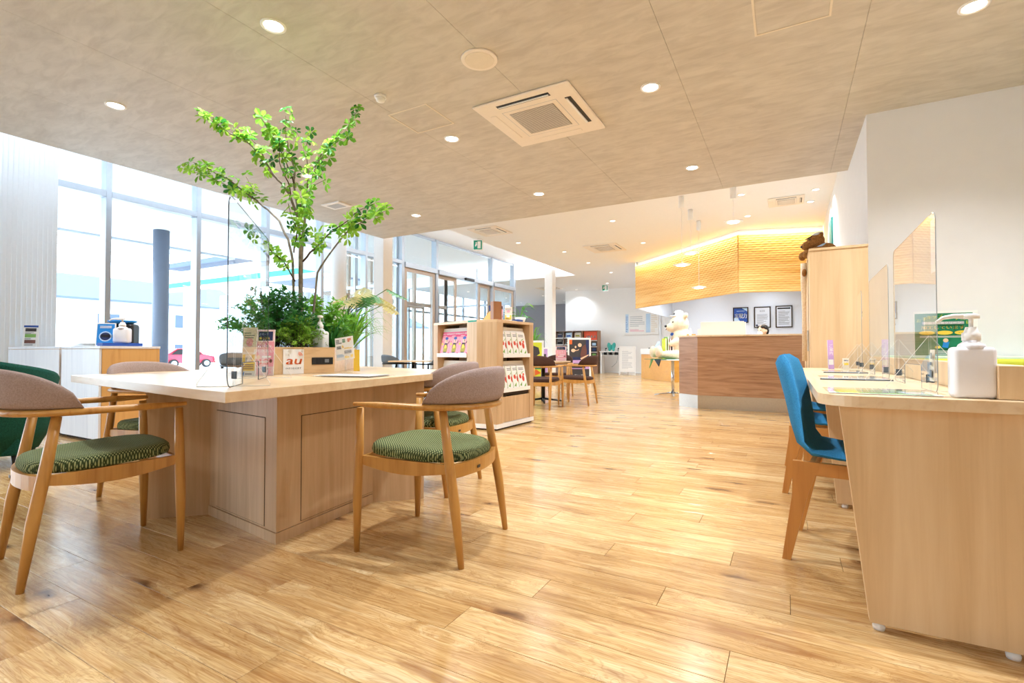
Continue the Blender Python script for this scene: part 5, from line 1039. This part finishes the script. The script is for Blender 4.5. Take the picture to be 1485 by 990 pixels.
# ================================================================== reception
t = thing('reception_counter', 'long walnut reception counter with a steel kick plate', 'counter', (-.6, 8.8, 0))
K0, K1, K2 = Vector((-1.575, 8.53)), Vector((-1.243, 8.262)), Vector((.655, 8.262)); K3 = Vector((-1.62, 9.6))
n1 = Vector((.63, .78))
inner = [Vector((.655, 8.42)), Vector((-1.19, 8.42)), Vector((-1.42, 8.61)), Vector((-1.46, 9.6))]
part('front_panel', MB().prism([K3, K0, K1, K2]+inner, .205, 1.125, 0), 'walnut', t, w=True)
def ex(p, d): return p+Vector((-.6, -1)).normalized()*d
part('kick_plate', MB().prism([K3+Vector((-.004, 0)), ex(K0, .004), ex(K1, .004), K2+Vector((0, -.004))]+inner, 0, .204), 'steel', t, w=True)
part('countertop', MB().prism([K3+Vector((-.02, 0)), ex(K0, .02), ex(K1, .02), K2+Vector((0, -.02)), Vector((.655, 8.7)), Vector((-1.05, 8.7)), Vector((-1.2, 8.8)), Vector((-1.2, 9.6))], 1.126, 1.152, .002), 'desktop', t, w=True)
part('staff_desk', MB().box(-1.0, .655, 8.72, 9.2, .70, .73), 'oakh', t, w=True)
t = thing('counter_screen', 'stepped white box screen standing on the reception counter', 'box', (-1.1, 8.9, 1.153)); d0 = PX(1022, 466, 8.35); d1_ = PX(1085, 466, 8.4)
part('panel', MB().box(-1.245, -.60, 8.60, 8.64, 1.153, 1.375, .002), 'white', t, w=True); part('side_step', MB().box(-1.29, -1.247, 8.60, 8.64, 1.153, 1.26, .002), 'white', t, w=True); part('side_wing', MB().box(-.60, -.575, 8.60, 8.69, 1.153, 1.36), 'white', t, w=True)
single('white_cup', MB().lathe([(.022, 0), (.02, .07), (.012, .10), (.008, .13)], (-1.43, 8.75), 14, 1.153), 'white', 'small white bottle on the corner of the reception counter by the bear', 'bottle', (-1.43, 8.75, 1.153))
single('candle_holder', MB().box(-1.50, -1.36, 8.82, 8.87, 1.153, 1.19, .003), 'orangewood', 'small wooden block on the counter corner beside the bear', 'ornament', (-1.43, 8.84, 1.153))
t = thing('wood_cabinet', 'walnut cupboard top rising behind the right end of the reception counter', 'cabinet', (.5, 10.3, 0)); part('body', MB().box(.25, .65, 10.1, 10.6, 0, 1.42), 'walnut', t, w=True); part('top', MB().box(.24, .655, 10.09, 10.61, 1.42, 1.44), 'walnut', t, w=True)
# carved canopy: faceted ring hanging below the ceiling
t = thing('reception_canopy', 'faceted honey-coloured carved wood canopy hanging over the reception', 'canopy', (-1.5, 12.5, 2.15))
V3 = [Vector((-3.88, 19.58)), Vector((-3.86, 14.42)), Vector((-.90, 11.57)), Vector((.655, 12.02))]
ZB, ZT = 2.15, 3.38
for i, (p, q) in enumerate(zip(V3[1:], V3[2:])):
    u = (q-p).normalized(); n = Vector((u.y, -u.x)); L = (q-p).length; nx = int(L/.022); nz = 44; amp = .008; rows = []
    # rows of vertical lens-shaped flutes, offset row by row
    cell, rowh = .15, (ZT-ZB)/26
    for j in range(26*2+1):
        z = ZB+(ZT-ZB)*j/52; r = []
        for k in range(int(L/.05)+2):
            s = min(L, k*.05); ph = (s/cell+(.5 if (j//2) % 2 else 0))*2*math.pi; o = (amp*(.5+.5*math.cos(ph))) if j % 2 else -.002; P_q = p+u*s+n*(o+.02); r.append(Vector((P_q.x, P_q.y, z)))
        rows.append(r)
    mb = MB(); mb.grid(rows, False); part('carved_panel', mb, 'canopy', t, w=True)
    mb = MB(); mb.obox(p, q, .03, ZB-.002, ZT+.002, 0, 0); part('backing_board', mb, 'canopy', t, w=True)
mb = MB(); mb.obox(V3[0], V3[1], .04, ZB, HIZ); part('side_board', mb, 'coolwall', t, w=True)
inset_ = [Vector((-3.82, 14.5)), Vector((-.87, 11.66)), Vector((.655, 12.1))]
for p, q in zip(inset_, inset_[1:]): mb = MB(); mb.obox(p, q, .02, ZB, HIZ); part('inner_board', mb, 'coolwall', t, w=True)
for x, y in ((-1.8, 14.5), (-.4, 14.2), (-2.2, 17.8), (-.6, 17.6)): pass
# framed notices inside
def framed(x0, x1, z0, z1, y, label, draw, fr='dark'):
    t = thing('framed_notice', label, 'picture', ((x0+x1)/2, y, z0)); f = MB(); w = .035
    for b in ((x0, x1, z0, z0+w), (x0, x1, z1-w, z1), (x0, x0+w, z0+w, z1-w), (x1-w, x1, z0+w, z1-w)): f.box(b[0], b[1], y-.03, y-.001, b[2], b[3])
    part('frame', f, fr, t, w=True); part('backing', MB().box(x0+w, x1-w, y-.015, y-.001, z0+w, z1-w), 'print_gray', t, w=True)
    P = Print((x0+w, y-.016, z0+w), (1, 0, 0), (0, 0, 1), .002); draw(P, x1-x0-2*w, z1-z0-2*w); P.done(t)
def d_jitsu(P, w, h): P.rect(0, 0, w, h, 'print_deepblue'); P.poly([(0, 0), (w*.5, 0), (w*.2, h*.4), (0, h*.3)], 'print_sky'); P.poly([(w*.6, h), (w, h), (w, h*.75)], 'print_sky'); P.text(w*.05, h*.3, h*.28, '実現力', 'white', width=w*.9, bold=True); P.rect(w*.2, h*.78, w*.8, h*.81, 'print_sky')
def d_cert(P, w, h): P.rect(0, 0, w, h, 'coolwall'); P.text(w*.32, h*.8, h*.06, '認定証', 'ink', width=w*.36); P.lines(w*.12, h*.15, w*.88, h*.7, 9, 'ink', .25); P.ell(w*.12, h*.08, w*.08, h*.05, 'print_navy')
def d_cert2(P, w, h): P.rect(0, 0, w, h, 'coolwall'); P.rect(w*.06, h*.88, w*.94, h*.95, 'inkblack'); P.lines(w*.12, h*.1, w*.88, h*.82, 15, 'ink', .3); 
O = 19.58; sx = O/15.5
def fx(px, py): 
    d = PX(px, py, 1)-Vector((0, 0, CAMH)); k = O/d.y; return d.x*k, CAMH+d.z*k
for (a_, b_, c_, d_), lb, dr, fr in (((1063, 446, 1085.5, 468), 'blue framed poster with white brush lettering above the white counter box', d_jitsu, 'gapdark'), ((1093.5, 445, 1118, 475), 'framed certificate between the blue poster and the other certificate', d_cert, 'gapdark'), ((1124.5, 443.5, 1149.5, 474.5), 'framed notice with a black heading bar, rightmost on the office wall', d_cert2, 'gapdark')):
    x0, z1 = fx(a_, b_); x1, z0 = fx(c_, d_); framed(x0, x1, z0, z1, O, lb, dr, fr)
# person behind the counter
pc3 = PX(1106.5, 482, 9.5)
man = thing('person', 'masked person with short black hair and a dark top sitting behind the reception counter', 'person', (pc3.x, pc3.y, 0), math.radians(-38))
hz = CAMH+(509-471.5)*9.5/719
def skin_body(name, verts, edges, rad, mat, parent, sub=2, root=0):
    me = bpy.data.meshes.new(name); me.from_pydata([Vector(v) for v in verts], edges, []); o = bpy.data.objects.new(name, me); COL.objects.link(o)
    md = o.modifiers.new('s', 'SKIN'); md.use_smooth_shade = True; sv = me.skin_vertices[0].data
    for i, r in enumerate(rad): sv[i].radius = (r, r) if not isinstance(r, tuple) else r; sv[i].use_root = (i == root)
    sb_ = o.modifiers.new('u', 'SUBSURF'); sb_.levels = sub; dg = bpy.context.evaluated_depsgraph_get(); m2 = bpy.data.meshes.new_from_object(o.evaluated_get(dg)); o.modifiers.clear(); o.data = m2
    m2.materials.clear(); m2.materials.append(M[mat] if isinstance(mat, str) else mat)
    for p in m2.polygons: p.use_smooth = True
    o.parent = parent; return o
s0 = hz-.22
vb = [(0, 0, .50), (0, .01, .72), (0, .02, s0-.16), (0, 0, s0-.03), (0, -.02, s0+.02), (-.17, .0, s0-.14), (-.24, -.06, s0-.38), (-.12, -.26, s0-.42), (.17, .0, s0-.14), (.24, -.06, s0-.38), (.12, -.26, s0-.42), (-.1, -.18, .50), (-.12, -.42, .50), (-.12, -.44, .1), (.1, -.18, .5), (.12, -.42, .5), (.12, -.44, .1), (-.12, -.56, .05), (.12, -.56, .05)]
eb = [(0, 1), (1, 2), (2, 3), (3, 4), (2, 5), (5, 6), (6, 7), (2, 8), (8, 9), (9, 10), (0, 11), (11, 12), (12, 13), (0, 14), (14, 15), (15, 16), (13, 17), (16, 18)]
rb_ = [.14, .13, .13, .055, .05, .06, .042, .032, .06, .042, .032, .085, .06, .04, .085, .06, .04, .035, .035]
body = skin_body('body', vb, eb, rb_, 'print_umber', man)
hd = blob('head', [((0, -.01, s0+.12), (.075, .092, .105)), ((0, -.045, s0+.075), (.055, .06, .06)), ((0, -.10, s0+.105), (.013, .02, .02)), ((-.076, 0, s0+.11), (.012, .02, .03)), ((.076, 0, s0+.11), (.012, .02, .03)), ((0, 0, s0+.03), (.045, .045, .05))], 'print_skin', man, .008, 1)
hair = blob('hair', [((0, .02, s0+.155), (.086, .095, .082)), ((0, .055, s0+.11), (.08, .06, .09)), ((-.05, -.05, s0+.185), (.045, .045, .03)), ((.04, -.05, s0+.188), (.05, .045, .03))], 'dark', man, .008, 1)
mask = blob('face_mask', [((0, -.075, s0+.065), (.052, .045, .045))], 'white', man, .008, 1)
for s in (-1, 1): part('eye', MB().ball((s*.03, -.098, s0+.128), (.011, .006, .006), 8), 'dark', man); part('hand', MB().ball((s*.1, -.31, s0-.44), (.035, .055, .02), 10).tube([(s*.08, -.34, s0-.44), (s*.08, -.40, s0-.45)], .008, 6).tube([(s*.1, -.35, s0-.44), (s*.1, -.41, s0-.45)], .008, 6).tube([(s*.12, -.34, s0-.44), (s*.12, -.40, s0-.45)], .008, 6).tube([(s*.135, -.33, s0-.44), (s*.14, -.37, s0-.45)], .007, 6).tube([(s*.07, -.30, s0-.44), (s*.05, -.34, s0-.44)], .008, 6), 'print_skin', man)
t = thing('office_chair', 'office chair under the person behind the reception counter', 'chair', (pc3.x, pc3.y, 0), math.radians(-38)); part('seat', MB().box(-.22, .22, -.25, .2, .33, .40, .03), 'dark', t); part('column', MB().lathe([(.03, .05), (.03, .34)]), 'chrome', t)
for k in range(5): a = k*1.2566; part('foot', MB().tube([(0, 0, .06), (math.cos(a)*.27, math.sin(a)*.27, .025)], .02, 6), 'dark', t)
# big cream bear on its round table
BT = (-2.03, 10.33)
t = thing('round_table', 'round table on a chrome column carrying the big cream bear', 'table', (*BT, 0))
part('tabletop', MB().lathe([(.42, .715), (.425, .725), (.42, .738)], n=40), 'white', t); part('column', MB().lathe([(.03, .03), (.03, .715)], n=18), 'chrome', t)
for k in range(4): a = k*math.pi/2+math.radians(195); part('foot', MB().tube([(0, 0, .07), (math.cos(a)*.36, math.sin(a)*.36, .018)], [.028, .016], 8, (1, .7)), 'chrome', t)
t = thing('green_cloth', 'green and black leaf-shaped cloth hanging over the front of the round bear table', 'cloth', (BT[0]-.3, BT[1]-.2, .74))
for nm, mt, pts in (('green_flap', 'print_green', [(BT[0]-.5, BT[1]-.28), (BT[0]-.1, BT[1]-.46), (BT[0]+.2, BT[1]-.3), (BT[0]-.2, BT[1]+.1)]),):
    part(nm, MB().prism(pts, .739, .745), mt, t, w=True)
for nm, mt, a0, a1, zt in (('green_corner', 'print_leaf', 205, 222, .56), ('black_corner', 'dark', 226, 250, .60)):
    A0 = Vector((BT[0]+.435*math.cos(math.radians(a0)), BT[1]+.435*math.sin(math.radians(a0)), .745)); A1 = Vector((BT[0]+.435*math.cos(math.radians(a1)), BT[1]+.435*math.sin(math.radians(a1)), .745)); md_ = (A0+A1)/2; tp_ = Vector((md_.x+(.03 if a0 > 210 else -.05), md_.y-.03, zt))
    mb = MB(); o_ = Vector((.01, .01, 0)); mb._new([A0, A1, tp_, A0+o_, A1+o_, tp_+o_], [(0, 1, 2), (5, 4, 3), (0, 3, 4, 1), (1, 4, 5, 2), (2, 5, 3, 0)]); part(nm, mb, mt, t, w=True)
BR = math.radians(-151)           # local +x = where the bear looks
bear = thing('teddy_bear', 'huge cream teddy bear with a small cap sitting on the round table', 'soft toy', (BT[0]+.17, BT[1]+.06, .746), BR); bear.scale = (1.05, 1.05, 1.05)
E3 = Matrix.Rotation
bal = [((0, 0, .24), (.22, .24, .26)), ((.02, 0, .42), (.18, .2, .2)), ((.05, 0, .66), (.18, .185, .185)), ((.19, 0, .60), (.12, .10, .09)), ((.12, -.1, .33), (.2, .075, .075), E3(.35, 4, 'Y')), ((.12, .12, .33), (.2, .075, .075), E3(.35, 4, 'Y')), ((.25, -.17, .08), (.25, .09, .085)), ((.25, .17, .08), (.25, .09, .085)), ((.50, -.19, .13), (.07, .095, .12)), ((.50, .19, .13), (.07, .095, .12)), ((-.02, -.16, .82), (.045, .06, .06)), ((-.02, .16, .82), (.045, .06, .06)), ((-.2, 0, .1), (.06, .06, .06))]
blob('body', bal, 'bearfur', bear, .016, 3)
part('nose', MB().ball((.31, 0, .625), (.025, .035, .022), 12), 'dark', bear)
for s in (-1, 1): part('eye', MB().ball((.195, s*.085, .70), .016, 10), 'dark', bear)
part('mouth', MB().tube([(.30, -.04, .575), (.305, 0, .555), (.30, .04, .575)], .005, 6), 'print_brown', bear)
part('ribbon', MB().ball((.17, 0, .47), (.05, .07, .035), 10), 'print_deepblue', bear)
cap = MB(); cap.lathe([(.085, .81), (.09, .845), (.08, .90), (.05, .925), (.01, .93)], (.06, 0), 20); cap.ball((.15, 0, .82), (.09, .075, .012), 12); part('cap', cap, 'white', bear); part('cap_badge', MB().box(.14, .15, -.03, .03, .84, .88, mat=Matrix.Rotation(0, 4, 'Y')), 'dark', bear)
def book(label, loc, rot, w, h, th, m1, draw=None):
    t = thing('picture_book', label, 'book', loc, rot, 'picture books held by the bear'); part('pages', MB().box(-w/2+.005, w/2-.003, -th/2+.003, th/2-.003, .004, h-.004), 'paper', t)
    part('cover', MB().box(-w/2, w/2, -th/2, -th/2+.0028, 0, h).box(-w/2, w/2, th/2-.0028, th/2, 0, h).box(-w/2, -w/2+.004, -th/2, th/2, 0, h), m1, t); return t
fw = Vector((math.cos(BR), math.sin(BR))); sd = Vector((-fw.y, fw.x)); bo = Vector((bear.location.x, bear.location.y))
for k, (dd, c, hh, lb) in enumerate(((.355, 'print_lime', .41, 'yellow-green picture book, foremost of those the bear holds'), (.31, 'print_leaf', .44, 'green picture book, second of those the bear holds'), (.27, 'print_rose', .40, 'pink picture book, third of those the bear holds'), (.21, 'print_navy', .36, 'thick dark patterned book nearest the bear belly'))):
    q = bo+fw*dd+sd*(.0); book(lb, (q.x, q.y, .746), BR+math.pi/2, .24, hh, .025 if k < 3 else .05, c)
# shelf glimpsed under the bear table
single('crate', MB().box(-1.52, -1.35, 10.9, 11.2, 0, .45, .004), 'print_brown', 'brown crate half hidden behind the reception counter corner', 'crate', (-1.43, 11.05, 0))
# office inside lighting that the room has
for x, y in ((-2.6, 15.3), (-.9, 14.4), (-2.4, 17.6), (-.6, 17.2)): downlight('office_light', x, y, HIZ, .065, 'lamps', 'small round light inside the reception office ceiling', 'office ceiling lights', 150)
# ================================================================== consultation desk on the right
DZ = .755
dk = thing('consultation_desk', 'long light wood consultation desk with a slanted end panel on the right', 'desk', (.45, 3.4, 0))
prof = [(.09, 5.05), (.09, 2.06)]+[(.09+.13-.13*math.cos(a), 2.06-.125*math.sin(a)) for a in [math.radians(x) for x in range(9, 91, 9)]]+[(1.35, 1.935), (1.35, 5.05)]
part('desktop', MB().prism(prof, DZ-.036, DZ, .002), 'desktop', dk, w=True)
def slanted(y0, y1, x_top=.149, x_bot=.225, x1=1.30):
    mb = MB(); v = [(x_bot, y0, .024), (x1, y0, .024), (x1, y0, DZ-.0365), (x_top, y0, DZ-.0365)]; v = v+[(x, y1, z) for x, y, z in v]; mb._new(v, [(0, 1, 2, 3), (7, 6, 5, 4), (0, 4, 5, 1), (1, 5, 6, 2), (2, 6, 7, 3), (3, 7, 4, 0)]); return mb
part('end_panel', slanted(1.98, 2.02), 'desk', dk, w=True)
part('support_panel', slanted(3.42, 3.46, .18, .24, .66), 'desk', dk, w=True); part('support_panel', slanted(4.98, 5.02, .16, .22, .66), 'desk', dk, w=True)
part('modesty_panel', MB().box(.66, .69, 2.02, 5.02, .1, DZ-.037), 'desk', dk, w=True)
for x, y in ((.25, 2.0), (.57, 2.0), (.95, 2.0), (.28, 3.44), (.6, 3.44), (.27, 5.0), (.6, 5.0), (.68, 4.2)): part('leveller', MB().lathe([(.016, 0), (.018, .01), (.012, .024 if y != 4.2 else .1)], (x, y), 14), 'white', dk, w=True)
lg = thing('desk_ledge', 'raised wooden ledge along the back of the consultation desk', 'ledge', (.7, 3.5, DZ)); part('end_block', MB().box(.548, 1.35, 1.992, 2.06, DZ+.001, .856, .001), 'desk', lg, w=True); part('long_board', MB().box(.575, .64, 2.061, 5.04, DZ+.001, .856, .001), 'desk', lg, w=True)
shield('nearest clear acrylic screen with a paper sticker on the consultation desk', (.452, 2.21), (.462, 3.06), DZ, .635, sticker=1, r=.035)
shield('middle clear acrylic screen on the consultation desk', (.46, 3.2), (.47, 3.98), DZ, .60, r=.035)
shield('farthest clear acrylic screen on the consultation desk near the tall locker', (.47, 4.36), (.50, 4.95), DZ, .585, sticker=1, r=.035)
bottle('b', 'big white square pump bottle at the front corner of the consultation desk', (.499, 2.04, DZ), .06, .104, .07, .158, nozzle=-1)
for o in bpy.data.objects:
    if o.name.startswith('b') and o.get('category') == 'bottle': o.name = 'pump_bottle'
t = thing('hang_tag', 'small paper tag hanging from the nozzle of the big white bottle', 'tag', (.405, 2.06, DZ)); part('card', MB().box(-.001, .001, -.018, .018, .048, .15, mat=Matrix.Translation((.0, 0, 0)) @ Matrix.Rotation(.12, 4, 'Z') @ Matrix.Rotation(.03, 4, 'Y')), 'print_beige', t)
part('printed_area', MB().box(-.0015, -.0012, -.014, .014, .06, .085).box(-.0015, -.0012, -.012, .012, .1, .11).box(-.0015, -.0012, -.014, .0, .12, .14), 'ink', t); part('holder', MB().box(-.006, -.004, -.02, .02, .0, .11), 'acrylic', t)
def mat_pad(label, x0, x1, y0, y1, ink, th=.004):
    t = thing('desk_mat', label, 'desk mat', ((x0+x1)/2, (y0+y1)/2, DZ), .03); part('sheet', MB().box(x0, x1, y0, y1, DZ+.0015, DZ+.003), 'paper', t, w=True); part('clear_cover', MB().box(x0-.01, x1+.01, y0-.01, y1+.01, DZ+.0034, DZ+.0034+th), 'acrylic', t, w=True)
    if th > .003 and ink == 'edge': part('edge', MB().box(x0-.012, x1+.012, y0-.014, y0-.0105, DZ+.0005, DZ+.0075), 'edge', t, w=True)
    P = Print((x0, y0, DZ+.0031), (1, 0, 0), (0, 1, 0), .0001)
    if ink == 'green': P.rect(.02, .015, x1-x0-.02, y1-y0-.015, 'print_leaf'); P.rect(.03, .03, .09, y1-y0-.03, 'print_lime'); P.lines(.1, .05, x1-x0-.04, y1-y0-.05, 5, 'print_green', .5); P.rect(x1-x0-.09, .04, x1-x0-.03, .15, 'print_sky')
    else: P.lines(.03, .04, x1-x0-.03, y1-y0-.04, 7, 'ink', .25)
    P.done(t)
mat_pad('desk mat with a green printed sheet nearest the desk front', .125, .43, 2.03, 2.25, 'green')
mat_pad('clear desk mat in the middle of the consultation desk', .155, .43, 2.98, 3.3, 'edge', .006); mat_pad('clear desk mat at the far part of the consultation desk', .22, .44, 3.92, 4.2, 'edge', .006)
leaflet('slim lilac leaflet stand at the far end of the desk', (.285, 4.72), (.325, 4.73), DZ, .235, lambda P, w, h: (P.rect(0, 0, w, h, 'print_lilac'), P.rect(w*.1, h*.15, w*.9, h*.33, 'white'), P.text(w*.3, h*.75, w*.5, 'ご', 'white'), P.text(w*.3, h*.62, w*.5, '案', 'white'), P.text(w*.3, h*.5, w*.5, '内', 'white')))
leaflet('small yellow label card in a clear stand right of the lilac leaflet', (.375, 4.6), (.415, 4.61), DZ, .09, lambda P, w, h: (P.rect(0, 0, w, h, 'print_beige'), P.rect(w*.1, h*.4, w*.9, h*.6, 'print_yellow'), P.rect(w*.15, h*.75, w*.85, h*.85, 'ink')))
# tall locker with the brown bear on top
t = thing('tall_locker', 'tall pale wood cupboard standing at the far end of the desk', 'cupboard', (.4, 6.1, 0))
part('body', MB().box(.181, .612, 5.2, 7.0, 0, 1.80, .001), 'desk', t, w=True); part('top_board', MB().box(.176, .614, 5.19, 7.01, 1.801, 1.822, .001), 'desk', t, w=True)
f = MB()
for y in (5.55, 6.3): f.box(.178, .1805, y, y+.004, .05, 1.78)
part('door_joints', f, 'gapdark', t, w=True); part('handle', MB().box(.165, .1795, 5.5, 5.515, .9, 1.1, .002), 'steel', t, w=True)
lb_ = PX(1189, 345, 5.6); bb = thing('teddy_bear', 'brown teddy bear with a gray cap lying on top of the tall cupboard', 'soft toy', (.28, 5.75, 1.823), math.radians(195))
blob('body', [((-.06, 0, .07), (.10, .09, .075)), ((.03, 0, .165), (.085, .075, .07), Matrix.Rotation(.5, 4, 'Y')), ((.105, 0, .125), (.055, .05, .045), Matrix.Rotation(.6, 4, 'Y')), ((.02, .075, .07), (.09, .03, .03)), ((.02, -.075, .07), (.09, .03, .03)), ((.0, -.07, .215), (.022, .02, .024)), ((.0, .07, .215), (.022, .02, .024)), ((.13, -.06, .03), (.035, .04, .045)), ((.13, .06, .03), (.035, .04, .045))], 'bearfurb', bb, .008, 2)
part('cap', MB().ball((.015, 0, .225), (.06, .055, .03), 14, Matrix.Rotation(.35, 4, 'Y')), 'print_gray', bb); part('cap_peak', MB().ball((.085, 0, .205), (.045, .04, .006), 12, Matrix.Rotation(.5, 4, 'Y')), 'dark', bb); part('nose', MB().ball((.155, 0, .115), (.012, .018, .012), 8), 'dark', bb); part('scarf', MB().ball((.0, 0, .105), (.075, .07, .022), 14, Matrix.Rotation(.5, 4, 'Y')), 'print_sky', bb)
for s in (-1, 1): part('eye', MB().ball((.095, s*.05, .175), .008, 8), 'dark', bb)
t = thing('ribbon_banner', 'cream and brown plush strap hanging down the left side of the tall cupboard', 'strap', (.16, 5.9, .9)); part('strap', MB().tube([(.15, 5.9, .80), (.152, 5.9, 1.3), (.15, 5.9, 1.6), (.155, 5.88, 1.80)], [.014, .012, .016, .02], 8, (.7, 1.6)), 'bearfur', t, w=True); part('paw', MB().ball((.155, 5.86, 1.70), (.022, .04, .04), 10), 'bearfurb', t, w=True)
single('green_board', MB().box(.63, .6585, 9.43, 9.9, 1.6, 3.06, .003), plain('dark_green_board', '#23665c', .5), 'narrow dark green board on the right wall behind the brown bear', 'board', (.645, 9.66, 1.6))
# kids' corner poster and bench
t = thing('wall_poster', 'green poster with yellow lettering on the white wall behind the bottle', 'poster', (1.18, 5.59, .86)); part('sleeve', MB().box(.98, 1.412, 5.592, 5.5985, .845, 1.25), 'paper', t, w=True)
P = Print((.99, 5.5915, .86), (1, 0, 0), (0, 0, 1), .0012); w, h = .39, .37; P.rect(.0, .0, w, h, 'print_green')
for i, ch in enumerate('お子キッズコーナーは'): P.text(.012+i*.037, h*.87-((i-4)**2)*.0022+.008, .026, ch, 'print_lime', bold=True)
P.rect(.05, h*.74, .33, h*.8, 'print_gray'); P.text(.06, h*.745, .019, '抗菌・防臭クリーン', 'white', width=.25); P.text(.04, h*.63, .024, '加工しています。', 'print_yellow', width=.31, bold=True)
for cx in (.08, .2, .32): P.ell(cx, h*.54, .055, .018, 'print_yellow')
P.text(.29, h*.52, .013, 'ウイルス', 'print_green', width=.06); P.lines(.03, h*.43, .36, h*.48, 2, 'white', .4, False)
P.poly([(.18, h*.2), (.22, h*.18), (.23, h*.32), (.19, h*.33)], 'print_blue'); P.ell(.205, h*.36, .018, .018, 'print_skin'); P.ell(.3, h*.22, .018, .02, 'print_orange'); P.ell(.335, h*.25, .014, .01, 'white'); P.ell(.15, h*.2, .02, .012, 'print_yellow'); P.lines(.12, h*.03, .33, h*.14, 3, 'white', .35)
P.done(t)
t = thing('padded_bench', 'padded bench with a pale green back and yellow-green cushion under the wall poster', 'bench', (2.2, 5.2, 0)); part('base', MB().box(.72, 4.4, 5.25, 5.55, 0, .35), 'desk', t, w=True); part('seat_cushion', MB().box(.72, 4.4, 5.25, 5.55, .352, .45, .03, 3), 'cushion', t, w=True)
part('backrest', MB().box(.68, 4.4, 5.40, 5.585, .46, .862, .02, 3), 'palegreen', t, w=True)
single('low_partition', MB().box(.70, 4.4, 5.14, 5.22, 0, .72, .002), 'desk', 'low wooden partition between the desk and the bench', 'partition', (2.5, 5.18, 0)); single('partition_cushion', MB().box(.70, 4.4, 5.1, 5.26, .721, .84, .03, 4), 'cushion', 'yellow-green padded roll on top of the low partition right of the desk', 'cushion', (2.5, 5.18, .721))
# ------------------------------------------------------------------ blue chairs
def blue_chair(label):
    t = thing('blue_chair', label, 'chair', (0, 0, 0), 0, 'blue chairs at the consultation desk')       # faces +x
    for s in (-1, 1):
        for (fx_, tx, fw_, tw) in ((-.245, -.165, .030, .060), (.225, .165, .028, .05)):
            mb = MB(); v = []
            for z, x, w_ in ((0, fx_, fw_), (.28, fx_+(tx-fx_)*.66, (fw_+tw)/2+.006), (.43, tx, tw*1.5)):
                v.append([Vector((x-w_/2*(1.2 if fx_ < 0 else .8), s*.215-.013, z)), Vector((x+w_/2, s*.215-.013, z)), Vector((x+w_/2, s*.215+.013, z)), Vector((x-w_/2*(1.2 if fx_ < 0 else .8), s*.215+.013, z))])
            mb.grid(v, False, True); mb._new(v[0], [(0, 1, 2, 3)]); mb._new(v[-1], [(3, 2, 1, 0)]); lgp = part('leg', mb, 'bluewood', t)
            part('glide', MB().lathe([(.010, -.0), (.010, .004)], (fx_, s*.215), 10), 'dark', lgp)
        part('side_rail', MB().box(-.17, .18, s*.215-.012, s*.215+.012, .375, .43, .002), 'bluewood', t)
    part('cross_rail', MB().box(.14, .16, -.202, .202, .38, .425), 'bluewood', t); part('cross_rail', MB().box(-.16, -.14, -.202, .202, .38, .425), 'bluewood', t)
    # upholstered shell: seat + back in one sweep (x,z centre line), thickness, width profile, concave back
    line = [(.25, .455, .0, .215), (.235, .462, .0, .23), (.1, .458, .0, .238), (-.05, .452, .008, .238), (-.15, .458, .016, .236), (-.2, .50, .03, .235), (-.22, .58, .04, .232), (-.245, .70, .05, .226), (-.27, .80, .052, .21), (-.282, .85, .045, .185), (-.288, .872, .03, .15)]
    rows = []; nn = 14
    for i, (x, z, cv, hw) in enumerate(line):
        p = Vector(line[max(i-1, 0)][:2]); q = Vector(line[min(i+1, len(line)-1)][:2]); tg = (q-p).normalized(); nv = Vector((-tg.y, tg.x)); nv = nv if nv.dot(Vector((1, 1))) > 0 else -nv; k = .45 if i in (0, len(line)-1) else 1; th = .020+.009*min(1, max(0, (i-3)/3)); row = []
        for j in range(2*nn):
            top = j < nn; f = (j/(nn-1)*2-1) if top else (1-(j-nn)/(nn-1)*2); e = max(0, 1-abs(f)**3.2)**.5; d_ = (th*k*e if top else -th*k*e); cx = cv*abs(f)**2
            row.append(Vector((x+nv.x*(d_+cx), f*hw, z+nv.y*(d_+cx))))
        rows.append(row)
    mb = MB(); mb.grid(rows, True, True); mb._new(rows[0], [tuple(range(2*nn))]); mb._new(rows[-1], [tuple(range(2*nn-1, -1, -1))]); part('shell', mb, 'bluefab', t)
    return t
b0 = blue_chair('blue upholstered chair nearest the camera at the consultation desk'); b0.location = (.259, 2.663, 0); b0.rotation_euler = (0, 0, math.radians(-7))
dup(b0, (.249, 3.80, 0), math.radians(-7), 'middle blue upholstered chair at the consultation desk'); dup(b0, (.255, 4.66, 0), math.radians(-6), 'farthest blue upholstered chair at the consultation desk')
